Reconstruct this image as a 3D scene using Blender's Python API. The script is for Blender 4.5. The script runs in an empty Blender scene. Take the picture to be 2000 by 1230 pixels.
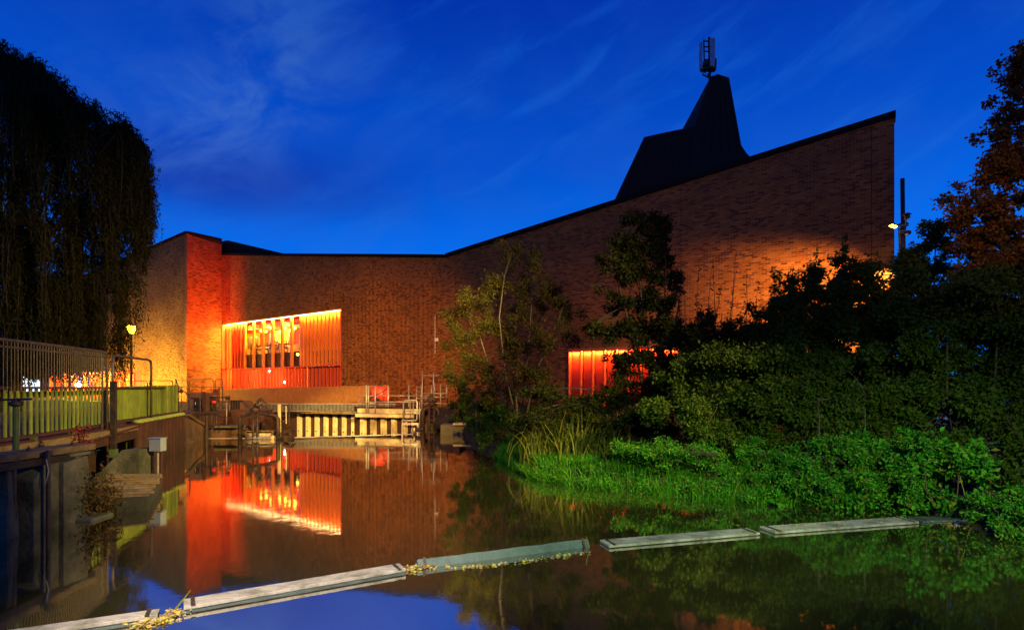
import bpy, bmesh, math, random
import numpy as np
from mathutils import Vector, Matrix
R = math.radians
random.seed(7); rng = np.random.default_rng(11)
scene = bpy.context.scene
C = scene.collection
EYE, F, HX, HY = 2.05, 1100.0, 1000.0, 757.0      # eye height, focal length and horizon of the photograph (2000 px wide)

# ------------------------------------------------------------------ camera, sky, street light, exposure
cam_d = bpy.data.cameras.new('camera'); cam = bpy.data.objects.new('camera', cam_d); C.objects.link(cam)
cam.location = (0, 0, EYE); cam.rotation_euler = (R(90), 0, 0)
cam_d.sensor_width = 36; cam_d.lens = 36*F/2000; cam_d.shift_y = (HY-615)/2000
cam_d.clip_start = 0.05; cam_d.clip_end = 3000
scene.camera = cam
scene.view_settings.view_transform = 'Standard'; scene.view_settings.look = 'None'
scene.view_settings.exposure = 0; scene.view_settings.gamma = 1; scene.view_settings.use_curve_mapping = False
scene.render.engine = 'CYCLES'
cy = scene.cycles
cy.use_denoising = True
try: cy.denoiser = 'OPENIMAGEDENOISE'; cy.denoising_input_passes = 'RGB_ALBEDO_NORMAL'
except Exception: pass
cy.max_bounces = 8; cy.diffuse_bounces = 3; cy.glossy_bounces = 4; cy.transmission_bounces = 4; cy.transparent_max_bounces = 12
cy.sample_clamp_indirect = 4.0; cy.sample_clamp_direct = 0
cy.caustics_reflective = False; cy.caustics_refractive = False

world = bpy.data.worlds.new('World'); scene.world = world; world.use_nodes = True
wt = world.node_tree; wt.nodes.clear()
class NT:
    """small helper that adds nodes to a node tree"""
    def __init__(s, nt): s.nt = nt
    def n(s, t, **kw):
        nd = s.nt.nodes.new(t)
        for k, v in kw.items():
            if k.startswith('i_'):
                key = k[2:]; key = int(key) if key.isdigit() else key.replace('_', ' ')
                nd.inputs[key].default_value = v
            else: setattr(nd, k, v)
        return nd
    def l(s, a, b): s.nt.links.new(a, b)
    def math(s, op, a, b=None, clamp=False):
        m = s.n('ShaderNodeMath', operation=op, use_clamp=clamp)
        for i, v in enumerate((a, b)):
            if v is None: continue
            if isinstance(v, (int, float)): m.inputs[i].default_value = v
            else: s.l(v, m.inputs[i])
        return m.outputs[0]
    def mix(s, fac, a, b):
        m = s.n('ShaderNodeMix', data_type='RGBA')
        for i, v in ((0, fac), (6, a), (7, b)):
            if isinstance(v, (int, float)): m.inputs[i].default_value = v
            elif isinstance(v, tuple): m.inputs[i].default_value = (*v, 1) if len(v) == 3 else v
            else: s.l(v, m.inputs[i])
        return m.outputs[2]
    def ramp(s, fac, stops, interp='LINEAR'):
        r = s.n('ShaderNodeValToRGB'); r.color_ramp.interpolation = interp
        e = r.color_ramp.elements
        while len(e) < len(stops): e.new(0.5)
        for el, (p, c) in zip(e, stops):
            el.position = p
            el.color = (c, c, c, 1) if isinstance(c, (int, float)) else (*c, 1)
        if fac is not None: s.l(fac, r.inputs[0])
        return r.outputs[0]
W = NT(wt)
tc = W.n('ShaderNodeTexCoord'); sep = W.n('ShaderNodeSeparateXYZ'); W.l(tc.outputs['Generated'], sep.inputs[0])
X_, Y_, Z_ = sep.outputs
base = W.ramp(Z_, [(0.0, (0.001, .20, .92)), (0.24, (.001, .148, .84)), (0.36, (.001, .085, .62)), (0.56, (.0008, .034, .40)), (1.0, (.0008, .016, .25))])
az = W.math('ARCTAN2', X_, Y_); el = W.math('ARCSINE', Z_)   # clouds live in bearing and elevation
def veil(sx, sy, rot, scale, det, rough, dist, off=0):
    cm = W.n('ShaderNodeCombineXYZ'); W.l(az, cm.inputs[0]); W.l(el, cm.inputs[1])
    mp = W.n('ShaderNodeMapping'); mp.inputs['Rotation'].default_value = (0, 0, R(rot)); mp.inputs['Location'].default_value = (off, off*.7, 0)
    W.l(cm.outputs[0], mp.inputs[0]); m2 = W.n('ShaderNodeMapping'); m2.inputs['Scale'].default_value = (sx, sy, 1); W.l(mp.outputs[0], m2.inputs[0])
    n = W.n('ShaderNodeTexNoise', i_Scale=scale, i_Detail=det, i_Roughness=rough, i_Distortion=dist); W.l(m2.outputs[0], n.inputs['Vector']); return n.outputs[0]
def lobe(a0, e0, sa, se, tilt):                      # soft bank of cloud round one bearing and elevation (degrees)
    da, de = W.math('SUBTRACT', az, R(a0)), W.math('SUBTRACT', el, R(e0)); c_, s_ = math.cos(R(tilt)), math.sin(R(tilt))
    p = W.math('DIVIDE', W.math('ADD', W.math('MULTIPLY', da, c_), W.math('MULTIPLY', de, s_)), R(sa))
    q = W.math('DIVIDE', W.math('SUBTRACT', W.math('MULTIPLY', de, c_), W.math('MULTIPLY', da, s_)), R(se))
    r2 = W.math('ADD', W.math('MULTIPLY', p, p), W.math('MULTIPLY', q, q)); return W.math('POWER', 2.718, W.math('MULTIPLY', r2, -1.0))
nb, nw, nd = veil(1, 1.7, -12, 5.5, 8, .58, .6), veil(1, 4.2, -24, 4.6, 6, .6, .5, 2.0), veil(1, 2.6, -6, 3.2, 6, .55, .4, 5.0)
puff = W.math('MULTIPLY', W.ramp(nb, [(.36, 0.0), (.64, 1.0)], 'EASE'), W.math('ADD', W.math('ADD', lobe(-27, 24, 11, 4.5, 38), W.math('MULTIPLY', lobe(-22, 33, 8, 6, 80), .7)), .10), True)
bank = W.math('MULTIPLY', W.ramp(nd, [(.26, .2), (.56, 1.0)], 'EASE'), W.math('ADD', lobe(-27, 18.5, 17, 3.6, 2), W.math('ADD', W.math('MULTIPLY', lobe(-62, 16, 14, 6, 0), .7), W.math('MULTIPLY', lobe(-150, 22, 40, 9, 0), .6))), True)
wisp = W.math('MULTIPLY', W.ramp(nw, [(.47, 0.0), (.74, 1.0)], 'EASE'), .55)
col = W.mix(wisp, base, W.ramp(Z_, [(0.0, (.02, .20, .90)), (0.30, (.008, .14, .72)), (0.62, (.004, .07, .50))]))
col = W.mix(W.math('MULTIPLY', bank, .95), col, (.005, .040, .40))
col = W.mix(W.math('MULTIPLY', puff, .95), col, W.ramp(Z_, [(0.0, (.04, .13, .62)), (.42, (.036, .13, .56)), (.6, (.004, .07, .44))]))
bg = W.n('ShaderNodeBackground'); W.l(col, bg.inputs[0]); bg.inputs[1].default_value = 1.0
wo = W.n('ShaderNodeOutputWorld'); W.l(bg.outputs[0], wo.inputs[0])

def aim(o, target):
    o.rotation_euler = (Vector(target)-o.location).to_track_quat('-Z', 'Y').to_euler()
def lamp(name, kind, loc, col, power, target=None, size=0.1, angle=60, blend=0.3, sizey=None, spread=None):
    d = bpy.data.lights.new(name, kind); d.color = col; d.energy = power
    if kind == 'SPOT': d.spot_size = R(angle); d.spot_blend = blend; d.shadow_soft_size = size
    elif kind == 'AREA':
        d.size = size
        if sizey: d.shape = 'RECTANGLE'; d.size_y = sizey
        if spread: d.spread = R(spread)
    else: d.shadow_soft_size = size
    o = bpy.data.objects.new(name, d); C.objects.link(o); o.location = loc
    if target: aim(o, target)
    return o
def fitting_only(o): o.visible_glossy = False; return o   # the fitting's own glowing mesh is what mirrors show
SODIUM = (1.0, .52, .12); WARM = (1.0, .62, .24); LED = (1.0, .60, .16); COOL = (.80, 1.0, .45)
# street lamps on the banks beside and behind the camera, seen in the photo only through the light they throw; the last is an added fill
lamp('street_or_fill_light', 'SPOT', (10.5, 3.5, 7.4), (1, .74, .22), 34000, (-9.8, 19.0, 0.6), 0.12, 50, 0.95)
lamp('street_or_fill_light', 'SPOT', (-0.5, -3.5, 10.5), (1, .50, .12), 70000, (-8.6, 30, 1.4), 0.12, 30, 1.0)
lamp('street_or_fill_light', 'SPOT', (7.7, -3.5, 10.5), (1, .82, .26), 105000, (-8.4, 30, 0.0), 0.12, 10, 0.6)
lamp('street_or_fill_light', 'SPOT', (2.6, -2.0, 6.0), COOL, 8500, (1.2, 11.0, -0.8), 0.12, 36, 0.8)
lamp('street_or_fill_light', 'SPOT', (3.8, -2.0, 6.0), COOL, 8500, (6.9, 9.6, -0.7), 0.12, 42, 1.0)
lamp('street_or_fill_light', 'SPOT', (-1.2, -1.0, 6.2), (1, .84, .60), 14000, (-2.3, 5.8, 0.0), 0.12, 34, 0.9)
lamp('street_or_fill_light', 'SPOT', (4.0, -5.0, 8.5), (1, .58, .16), 5000, (10.9, 12.6, 4.8), 0.12, 20, 1.0)
lamp('street_or_fill_light', 'SPOT', (-4.0, -9.0, 9.0), (1, .42, .10), 2400, (8.5, 22, 8.6), 0.12, 38, 1.0)  # added warm fill for the upper right wall, not a street lamp
# ------------------------------------------------------------------ helpers
def px(x, y, d):                                     # the point seen at photo pixel (x, y) at depth d
    return Vector(((x-HX)/F*d, d, EYE+(HY-y)/F*d))
def wat(x, y): return px(x, y, F*EYE/(y-HY))         # point of the water surface
def zat(y, d): return EYE+(HY-y)/F*d
def xat(x, d): return (x-HX)/F*d
def hit(o, u, x):                                    # where the sight line of column x meets a wall (origin o, direction u): distance along it, depth
    r = (x-HX)/F; s = (r*o[1]-o[0])/(u[0]-r*u[1]); return s, o[1]+u[1]*s

class MB:
    def __init__(s): s.v = []; s.f = []
    def add(s, vs, fs):
        b = len(s.v); s.v += [tuple(v) for v in vs]; s.f += [tuple(i+b for i in f) for f in fs]; return s
    def box(s, c, size, rz=0, M=None):
        hx, hy, hz = size[0]/2, size[1]/2, size[2]/2
        vs = [Vector((x, y, z)) for x in (-hx, hx) for y in (-hy, hy) for z in (-hz, hz)]
        m = M if M is not None else Matrix.Rotation(rz, 3, 'Z')
        return s.add([m @ v+Vector(c) for v in vs], [(0,1,3,2),(4,6,7,5),(0,4,5,1),(2,3,7,6),(0,2,6,4),(1,5,7,3)])
    def hexa(s, a):                                  # 8 corners: bottom ring, top ring
        return s.add(a, [(3,2,1,0),(4,5,6,7),(0,1,5,4),(1,2,6,5),(2,3,7,6),(3,0,4,7)])
    def beam(s, a, b, w, h, up=(0,0,1)):             # box from a to b, w across, h along up
        a, b = Vector(a), Vector(b); d = (b-a).normalized(); up = Vector(up)
        if abs(d.dot(up)) > .98: up = Vector((0,1,0))
        x = d.cross(up).normalized(); y = x.cross(d).normalized()
        ring = [(-w/2,-h/2),(w/2,-h/2),(w/2,h/2),(-w/2,h/2)]
        return s.hexa([a+x*p+y*q for p, q in ring]+[b+x*p+y*q for p, q in ring])
    def tube(s, pts, r, n=6, cap=True):
        pts = [Vector(p) for p in pts]; rs = r if isinstance(r, (list, tuple)) else [r]*len(pts)
        vs = []; prev = None
        for i, p in enumerate(pts):
            t = (pts[min(i+1, len(pts)-1)]-pts[max(i-1, 0)])
            if t.length < 1e-6: t = Vector((0,0,1))
            t.normalize()
            if prev is None:
                a = Vector((0,0,1)) if abs(t.z) < .9 else Vector((1,0,0)); x = t.cross(a).normalized()
            else:
                x = prev-t*prev.dot(t); x = x.normalized() if x.length > 1e-4 else t.orthogonal().normalized()
            prev = x; y = t.cross(x)
            for k in range(n):
                an = 2*math.pi*k/n; vs.append(p+(x*math.cos(an)+y*math.sin(an))*rs[i])
        fs = []
        for i in range(len(pts)-1):
            for k in range(n): fs.append((i*n+k, i*n+(k+1)%n, (i+1)*n+(k+1)%n, (i+1)*n+k))
        if cap: fs += [tuple(range(n-1, -1, -1)), tuple((len(pts)-1)*n+k for k in range(n))]
        return s.add(vs, fs)
    def prism(s, poly, off):                         # polygon (3d points) extruded by off
        n = len(poly); poly = [Vector(p) for p in poly]; off = Vector(off)
        return s.add(poly+[p+off for p in poly], [tuple(range(n-1,-1,-1)), tuple(range(n, 2*n))]+[(i,(i+1)%n,n+(i+1)%n,n+i) for i in range(n)])
    def lathe(s, c, prof, n=12):                     # (r, z) profile about the vertical through c
        vs = []; fs = []
        for r, z in prof:
            for k in range(n):
                a = 2*math.pi*k/n; vs.append((c[0]+r*math.cos(a), c[1]+r*math.sin(a), c[2]+z))
        for i in range(len(prof)-1):
            for k in range(n): fs.append((i*n+k, i*n+(k+1)%n, (i+1)*n+(k+1)%n, (i+1)*n+k))
        fs += [tuple(range(n-1,-1,-1)), tuple((len(prof)-1)*n+k for k in range(n))]
        return s.add(vs, fs)
    def mesh(s, name):
        me = bpy.data.meshes.new(name); me.from_pydata(s.v, [], s.f)
        bm = bmesh.new(); bm.from_mesh(me); bmesh.ops.recalc_face_normals(bm, faces=bm.faces); bm.to_mesh(me); bm.free()
        return me

def link(name, me, mat, parent=None, smooth=False, bevel=0):
    o = bpy.data.objects.new(name, me); C.objects.link(o)
    if mat and not me.materials: me.materials.append(mat)
    if smooth: me.shade_smooth() if hasattr(me, 'shade_smooth') else None
    if bevel:
        b = o.modifiers.new('bevel', 'BEVEL'); b.width = bevel; b.segments = 2; b.limit_method = 'ANGLE'
    if parent is not None:
        o.parent = parent
        if parent.parent is None: o.location = -parent.location
    return o
def part(name, mb, mat, parent, smooth=False, bevel=0, stuff=False):
    o = link(name, mb.mesh(name), mat, parent, smooth, bevel)
    if stuff: o['kind'] = 'stuff'
    return o
def tag(o, label, cat, group=None, kind=None):
    if label: o['label'] = label
    if cat: o['category'] = cat
    if group: o['group'] = group
    if kind: o['kind'] = kind
    return o
def thing(name, label, cat, loc=(0,0,0), group=None):
    o = bpy.data.objects.new(name, None); C.objects.link(o); o.location = loc; o.empty_display_size = .2
    return tag(o, label, cat, group)
def struct(name, mb, mat, smooth=False):
    o = part(name, mb, mat, None, smooth); o['kind'] = 'structure'; return o
def arr_mesh(name, V, Q, k=4):
    me = bpy.data.meshes.new(name)
    me.vertices.add(len(V)); me.vertices.foreach_set('co', np.asarray(V, np.float32).ravel())
    Q = np.asarray(Q, np.int32); me.loops.add(Q.size); me.loops.foreach_set('vertex_index', Q.ravel())
    me.polygons.add(len(Q)); me.polygons.foreach_set('loop_start', np.arange(0, Q.size, k, dtype=np.int32))
    me.polygons.foreach_set('use_smooth', np.zeros(len(Q), dtype=bool)); me.update(calc_edges=True); return me

# ------------------------------------------------------------------ materials
def mat_new(name):
    m = bpy.data.materials.new(name); m.use_nodes = True; t = NT(m.node_tree); t.nt.nodes.clear()
    out = t.n('ShaderNodeOutputMaterial'); return m, t, out
def mat(name, c1, c2=None, scale=6, rough=.7, metal=0, bump=.0, bscale=40, island=False, stretch=(1,1,1), spec=.3, detail=6, stain=None):
    m, t, out = mat_new(name); p = t.n('ShaderNodeBsdfPrincipled'); t.l(p.outputs[0], out.inputs[0])
    p.inputs['Roughness'].default_value = rough; p.inputs['Metallic'].default_value = metal; p.inputs['Specular IOR Level'].default_value = spec
    tcn = t.n('ShaderNodeTexCoord'); mp = t.n('ShaderNodeMapping'); mp.inputs['Scale'].default_value = stretch; t.l(tcn.outputs['Object'], mp.inputs[0])
    if c2:
        no = t.n('ShaderNodeTexNoise', i_Scale=scale, i_Detail=detail, i_Roughness=.62); t.l(mp.outputs[0], no.inputs['Vector'])
        fac = t.ramp(no.outputs[0], [(.32, 0.0), (.68, 1.0)])
        if island:
            g = t.n('ShaderNodeNewGeometry'); oi = t.n('ShaderNodeObjectInfo')
            rr = t.math('FRACT', t.math('ADD', g.outputs['Random Per Island'], oi.outputs['Random']))
            fac = t.math('ADD', t.math('MULTIPLY', fac, .4), t.math('MULTIPLY', rr, .6))
        c = t.mix(fac, c1, c2)
        if stain:                                    # weathering: (colour, scale, amount)
            ns = t.n('ShaderNodeTexNoise', i_Scale=stain[1], i_Detail=8.0, i_Roughness=.7); t.l(tcn.outputs['Object'], ns.inputs['Vector'])
            c = t.mix(t.math('MULTIPLY', t.ramp(ns.outputs[0], [(.45, 0.0), (.62, 1.0)]), stain[2]), c, stain[0])
        t.l(c, p.inputs['Base Color'])
    else: p.inputs['Base Color'].default_value = (*c1, 1)
    if bump:
        nb = t.n('ShaderNodeTexNoise', i_Scale=bscale, i_Detail=5.0); t.l(mp.outputs[0], nb.inputs['Vector'])
        b = t.n('ShaderNodeBump', i_Strength=bump, i_Distance=.02); t.l(nb.outputs[0], b.inputs['Height']); t.l(b.outputs[0], p.inputs['Normal'])
    return m
def mat_emit(name, c, s):
    m, t, out = mat_new(name); e = t.n('ShaderNodeEmission'); e.inputs[0].default_value = (*c, 1); e.inputs[1].default_value = s
    t.l(e.outputs[0], out.inputs[0]); return m
def mat_leaf(name, stops, trans=.3, rough=.5, spec=.08):
    m, t, out = mat_new(name); g = t.n('ShaderNodeNewGeometry')
    c = t.ramp(g.outputs['Random Per Island'], stops)
    p = t.n('ShaderNodeBsdfPrincipled'); p.inputs['Roughness'].default_value = rough; p.inputs['Specular IOR Level'].default_value = spec
    t.l(c, p.inputs['Base Color']); tr = t.n('ShaderNodeBsdfTranslucent'); t.l(c, tr.inputs[0])
    mx = t.n('ShaderNodeMixShader', i_0=trans); t.l(p.outputs[0], mx.inputs[1]); t.l(tr.outputs[0], mx.inputs[2]); t.l(mx.outputs[0], out.inputs[0])
    return m
def mat_glass(name, tint=(1,1,1), refl=.12):
    m, t, out = mat_new(name); a = t.n('ShaderNodeBsdfTransparent'); a.inputs[0].default_value = (*tint, 1)
    b = t.n('ShaderNodeBsdfGlossy', i_Roughness=.03); mx = t.n('ShaderNodeMixShader', i_0=refl)
    t.l(a.outputs[0], mx.inputs[1]); t.l(b.outputs[0], mx.inputs[2]); t.l(mx.outputs[0], out.inputs[0]); return m
def mat_brick(name, stops):
    m, t, out = mat_new(name); g = t.n('ShaderNodeNewGeometry'); oi = t.n('ShaderNodeObjectInfo')
    rr = t.math('FRACT', t.math('ADD', g.outputs['Random Per Island'], oi.outputs['Random']))
    c = t.ramp(rr, stops); tcn = t.n('ShaderNodeTexCoord')
    no = t.n('ShaderNodeTexNoise', i_Scale=.35, i_Detail=6.0, i_Roughness=.7); t.l(tcn.outputs['Object'], no.inputs['Vector'])
    c = t.mix(t.ramp(no.outputs[0], [(.42, .0), (.66, .62)]), c, (.085, .027, .009))
    nf = t.n('ShaderNodeTexNoise', i_Scale=30.0, i_Detail=3.0); t.l(tcn.outputs['Object'], nf.inputs['Vector'])
    p = t.n('ShaderNodeBsdfPrincipled'); p.inputs['Roughness'].default_value = .85; p.inputs['Specular IOR Level'].default_value = .15
    b = t.n('ShaderNodeBump', i_Strength=.5, i_Distance=.01); t.l(nf.outputs[0], b.inputs['Height']); t.l(b.outputs[0], p.inputs['Normal'])
    t.l(c, p.inputs['Base Color']); t.l(p.outputs[0], out.inputs[0]); return m

M = {}
M['brick'] = mat_brick('brick', [(0, (.29, .088, .016)), (.3, (.20, .055, .012)), (.6, (.35, .120, .022)), (.8, (.14, .036, .010)), (1, (.075, .021, .009))])
M['buff_brick'] = mat_brick('buff_brick', [(0, (.32, .145, .028)), (.35, (.25, .105, .022)), (.6, (.36, .175, .036)), (.85, (.16, .065, .016)), (1, (.09, .036, .012))])
M['mortar'] = mat('mortar', (.36, .165, .050), (.26, .11, .032), 2, .95)
M['roof'] = mat('roof_metal', (.015, .013, .011), (.024, .020, .017), 1.5, .85, 0, stretch=(1,1,.2), spec=.08)
M['fascia'] = mat('fascia', (.010, .009, .008), None, rough=.9, spec=.05)
M['red_fin'] = mat('red_fin', (.62, .085, .020), (.52, .06, .016), 2, .45)
M['orange_fin'] = mat('orange_fin', (.70, .19, .020), (.62, .14, .018), 2, .45)
M['red_panel'] = mat('red_panel', (.50, .045, .012), (.42, .035, .010), 1.5, .6, stretch=(1,1,.2))
M['orange_panel'] = mat('orange_panel', (.70, .20, .03), (.60, .15, .025), 1.5, .6, stretch=(1,1,.2))
M['dark_panel'] = mat('dark_glass', (.030, .013, .006), (.055, .02, .008), 1.2, .5, spec=.15)
M['yellow_wall'] = mat('yellow_wall', (.80, .48, .06), (.70, .38, .05), 1.1, .8)
M['red_wall'] = mat('red_paint', (.55, .035, .012), (.45, .03, .01), 1.5, .7)
M['floor_in'] = mat('indoor_floor', (.22, .12, .05), (.16, .08, .035), 3, .5)
M['glass'] = mat_glass('glass', refl=.025)
M['led'] = mat_emit('led_strip', (1, .70, .30), 14)
M['globe'] = mat_emit('globe_lamp', (1, .66, .07), 10)
M['lantern'] = mat_emit('lantern_glow', (1, .66, .0005), 1100)
M['white_lamp'] = mat_emit('white_lamp', (.85, .92, 1), 18)
M['flood_face'] = mat_emit('flood_face', (1, .72, .012), 40)
M['window_glow'] = mat_emit('window_glow', (1, .50, .12), 1.6)
M['shop_glow'] = mat_emit('shop_glow', (.72, .88, 1), 2.2)
M['blue_lamp'] = mat_emit('blue_lamp', (.05, .14, 1), 6)
M['slat'] = mat('green_stained_timber', (.30, .35, .032), (.085, .125, .016), 5, .75, bump=.3, bscale=30, island=True, stretch=(1,1,.15), stain=((.12,.10,.03), 3, .5))
M['rail_timber'] = mat('red_brown_timber', (.085, .026, .018), (.05, .018, .012), 6, .7, bump=.2)
M['beam_timber'] = mat('weathered_timber', (.26, .17, .075), (.15, .095, .04), 5, .8, bump=.3, stretch=(1,1,4), stain=((.06,.035,.015), 2.5, .6))
M['slat_pale'] = mat('pale_slat', (.36, .25, .11), (.22, .15, .065), 5, .8, bump=.3, stain=((.08,.05,.02), 3, .6))
M['green_post'] = mat('green_post', (.10, .14, .03), (.05, .07, .02), 5, .7)
M['black_steel'] = mat('black_steel', (.011, .009, .006), (.024, .015, .008), 7, .6, 0, bump=.25, bscale=25, spec=.4, stain=((.10,.045,.018), 5, .5))
M['galv'] = mat('galvanised_steel', (.42, .38, .30), (.30, .26, .20), 9, .45, .4, spec=.4, stain=((.20,.11,.05), 6, .5))
M['rail_steel'] = mat('weathered_rail', (.13, .085, .045), (.06, .038, .022), 9, .5, .4, spec=.4)
M['concrete'] = mat('concrete', (.17, .15, .085), (.055, .05, .028), 2.2, .85, bump=.7, bscale=18, stain=((.035,.035,.015), 1.6, .85))
M['concrete_pale'] = mat('pale_concrete', (.46,.42,.30), (.34,.31,.2), 3, .8)
M['earth_concrete'] = mat('brown_concrete', (.20, .115, .050), (.12, .066, .030), 3, .9, bump=.9, bscale=9, stain=((.05,.03,.015), 1.8, .7))
M['pile'] = mat('cream_sheet_pile', (.66, .56, .30), (.56, .46, .22), 3, .6, stretch=(1,1,.25), stain=((.22,.15,.06), 2.2, .45))
M['pile_red'] = mat('rusty_sheet_pile', (.085, .028, .012), (.045, .017, .009), 3, .8, bump=.3, stain=((.03,.02,.012), 2, .6))
M['pile_cap'] = mat('green_cap', (.36, .40, .07), (.24, .28, .05), 5, .7)
M['bronze'] = mat('bronze_slat', (.42, .17, .045), (.30, .11, .03), 4, .6, 0, spec=.2)
M['paving'] = mat('paving', (.09, .065, .035), (.055, .04, .022), 2, .9, bump=.2)
M['soil'] = mat('soil', (.028, .024, .012), (.016, .014, .008), 3, 1.0, bump=.9, bscale=6)
M['bark'] = mat('bark', (.075, .052, .032), (.035, .024, .016), 12, .9, bump=.8, bscale=22, stretch=(1,1,.25))
M['cabinet'] = mat('cabinet_timber', (.15, .075, .04), (.09, .045, .025), 6, .7, stretch=(1,1,.2))
M['dark_void'] = mat('dark_boards', (.022, .014, .009), (.012, .008, .006), 4, .8, stretch=(1,1,.2))
M['orange_plastic'] = mat('orange_plastic', (.66, .055, .020), (.50, .035, .014), 6, .45, stain=((.2,.03,.01), 5, .5))
M['grey_box'] = mat('grey_box', (.30, .32, .34), (.24, .26, .28), 6, .5)
M['board_top'] = mat('board_timber', (.34, .31, .27), (.22, .20, .18), 5, .8, bump=.5, bscale=60, stretch=(1,6,1), stain=((.075,.075,.04), 3.5, .8))
M['board_side'] = mat('boom_side', (.06, .085, .085), (.035, .05, .052), 8, .6, bump=.4, bscale=30)
M['antenna'] = mat('antenna_plastic', (.42, .30, .34), (.34, .24, .28), 4, .5)
M['white_box'] = mat('white_box', (.75, .66, .52), None, rough=.6)
M['furn'] = mat('dark_furniture', (.03, .018, .012), None, rough=.6)
M['dead_leaf'] = mat_leaf('fallen_leaf', [(0, (.42, .32, .03)), (.3, (.30, .20, .05)), (.55, (.40, .34, .22)), (.8, (.18, .09, .03)), (1, (.30, .36, .06))], .15)
M['willow'] = mat_leaf('willow_leaf', [(0, (.022, .018, .003)), (.5, (.040, .032, .004)), (1, (.012, .010, .002))], .3, spec=.03)
M['sapling'] = mat_leaf('sapling_leaf', [(0, (.038, .032, .005)), (.4, (.024, .028, .004)), (.75, (.075, .044, .008)), (1, (.014, .017, .003))], .3, spec=.03)
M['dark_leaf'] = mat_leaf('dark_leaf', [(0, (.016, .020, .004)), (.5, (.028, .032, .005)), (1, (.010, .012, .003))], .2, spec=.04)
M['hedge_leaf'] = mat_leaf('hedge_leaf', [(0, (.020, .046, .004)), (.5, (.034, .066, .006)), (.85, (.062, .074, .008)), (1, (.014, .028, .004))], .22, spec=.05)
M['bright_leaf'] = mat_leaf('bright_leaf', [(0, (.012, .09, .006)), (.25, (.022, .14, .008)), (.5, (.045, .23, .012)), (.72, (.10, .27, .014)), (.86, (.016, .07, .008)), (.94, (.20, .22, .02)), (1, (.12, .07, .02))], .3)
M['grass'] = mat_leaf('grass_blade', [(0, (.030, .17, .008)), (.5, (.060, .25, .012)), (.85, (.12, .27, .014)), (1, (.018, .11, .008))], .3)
M['reed'] = mat_leaf('reed_blade', [(0, (.10, .12, .014)), (.5, (.16, .16, .02)), (.8, (.06, .08, .012)), (1, (.16, .11, .02))], .25)
M['autumn'] = mat_leaf('autumn_leaf', [(0, (.26, .11, .014)), (.4, (.15, .065, .010)), (.7, (.06, .040, .006)), (.9, (.26, .06, .02)), (1, (.03, .022, .004))], .3, spec=.03)
M['red_leaf'] = mat_leaf('red_leaf', [(0, (.34, .045, .025)), (.5, (.22, .03, .02)), (1, (.40, .10, .06))], .3)
M['tuft_leaf'] = mat_leaf('tuft_leaf', [(0, (.10, .075, .02)), (.4, (.20, .10, .03)), (.75, (.06, .07, .015)), (1, (.28, .13, .04))], .2)
M['gap_shade'] = mat('shade_toned_concrete', (.035, .035, .014), (.06, .055, .03), 5, .9, bump=.6, bscale=20)  # dark slab tone stands in for the shade between the apron slats
M['moss'] = mat('mossy_stone', (.10, .11, .035), (.16, .14, .09), 5, .9, bump=.6, bscale=20)

def mat_water():
    m, t, out = mat_new('water'); tcn = t.n('ShaderNodeTexCoord')
    mp = t.n('ShaderNodeMapping'); mp.inputs['Scale'].default_value = (1, 1, 1); t.l(tcn.outputs['Object'], mp.inputs[0])
    a = t.n('ShaderNodeTexNoise', i_Scale=1.1, i_Detail=2.0, i_Distortion=.4); t.l(mp.outputs[0], a.inputs['Vector'])
    b = t.n('ShaderNodeTexNoise', i_Scale=7.0, i_Detail=4.0, i_Distortion=1.2); t.l(mp.outputs[0], b.inputs['Vector'])
    c = t.n('ShaderNodeTexNoise', i_Scale=.33, i_Detail=2.0); t.l(tcn.outputs['Object'], c.inputs['Vector'])
    patch = t.ramp(c.outputs[0], [(.42, .12), (.62, 1.0)])
    h = t.math('ADD', t.math('MULTIPLY', a.outputs[0], .5), t.math('MULTIPLY', t.math('MULTIPLY', b.outputs[0], patch), .16))
    bp = t.n('ShaderNodeBump', i_Strength=.085, i_Distance=.05); t.l(h, bp.inputs['Height'])
    fr = t.n('ShaderNodeFresnel', i_IOR=1.36)
    gl = t.n('ShaderNodeBsdfGlossy', i_Roughness=.040); gl.inputs[0].default_value = (.98, .97, .92, 1); t.l(bp.outputs[0], gl.inputs['Normal'])
    df = t.n('ShaderNodeBsdfDiffuse'); t.l(t.mix(c.outputs[0], (.044, .037, .012), (.024, .027, .010)), df.inputs[0])
    mx = t.n('ShaderNodeMixShader'); t.l(t.math('ADD', t.math('MULTIPLY', fr.outputs[0], .40), .64, True), mx.inputs[0])
    t.l(df.outputs[0], mx.inputs[1]); t.l(gl.outputs[0], mx.inputs[2]); t.l(mx.outputs[0], out.inputs[0]); return m
M['water'] = mat_water()
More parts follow.
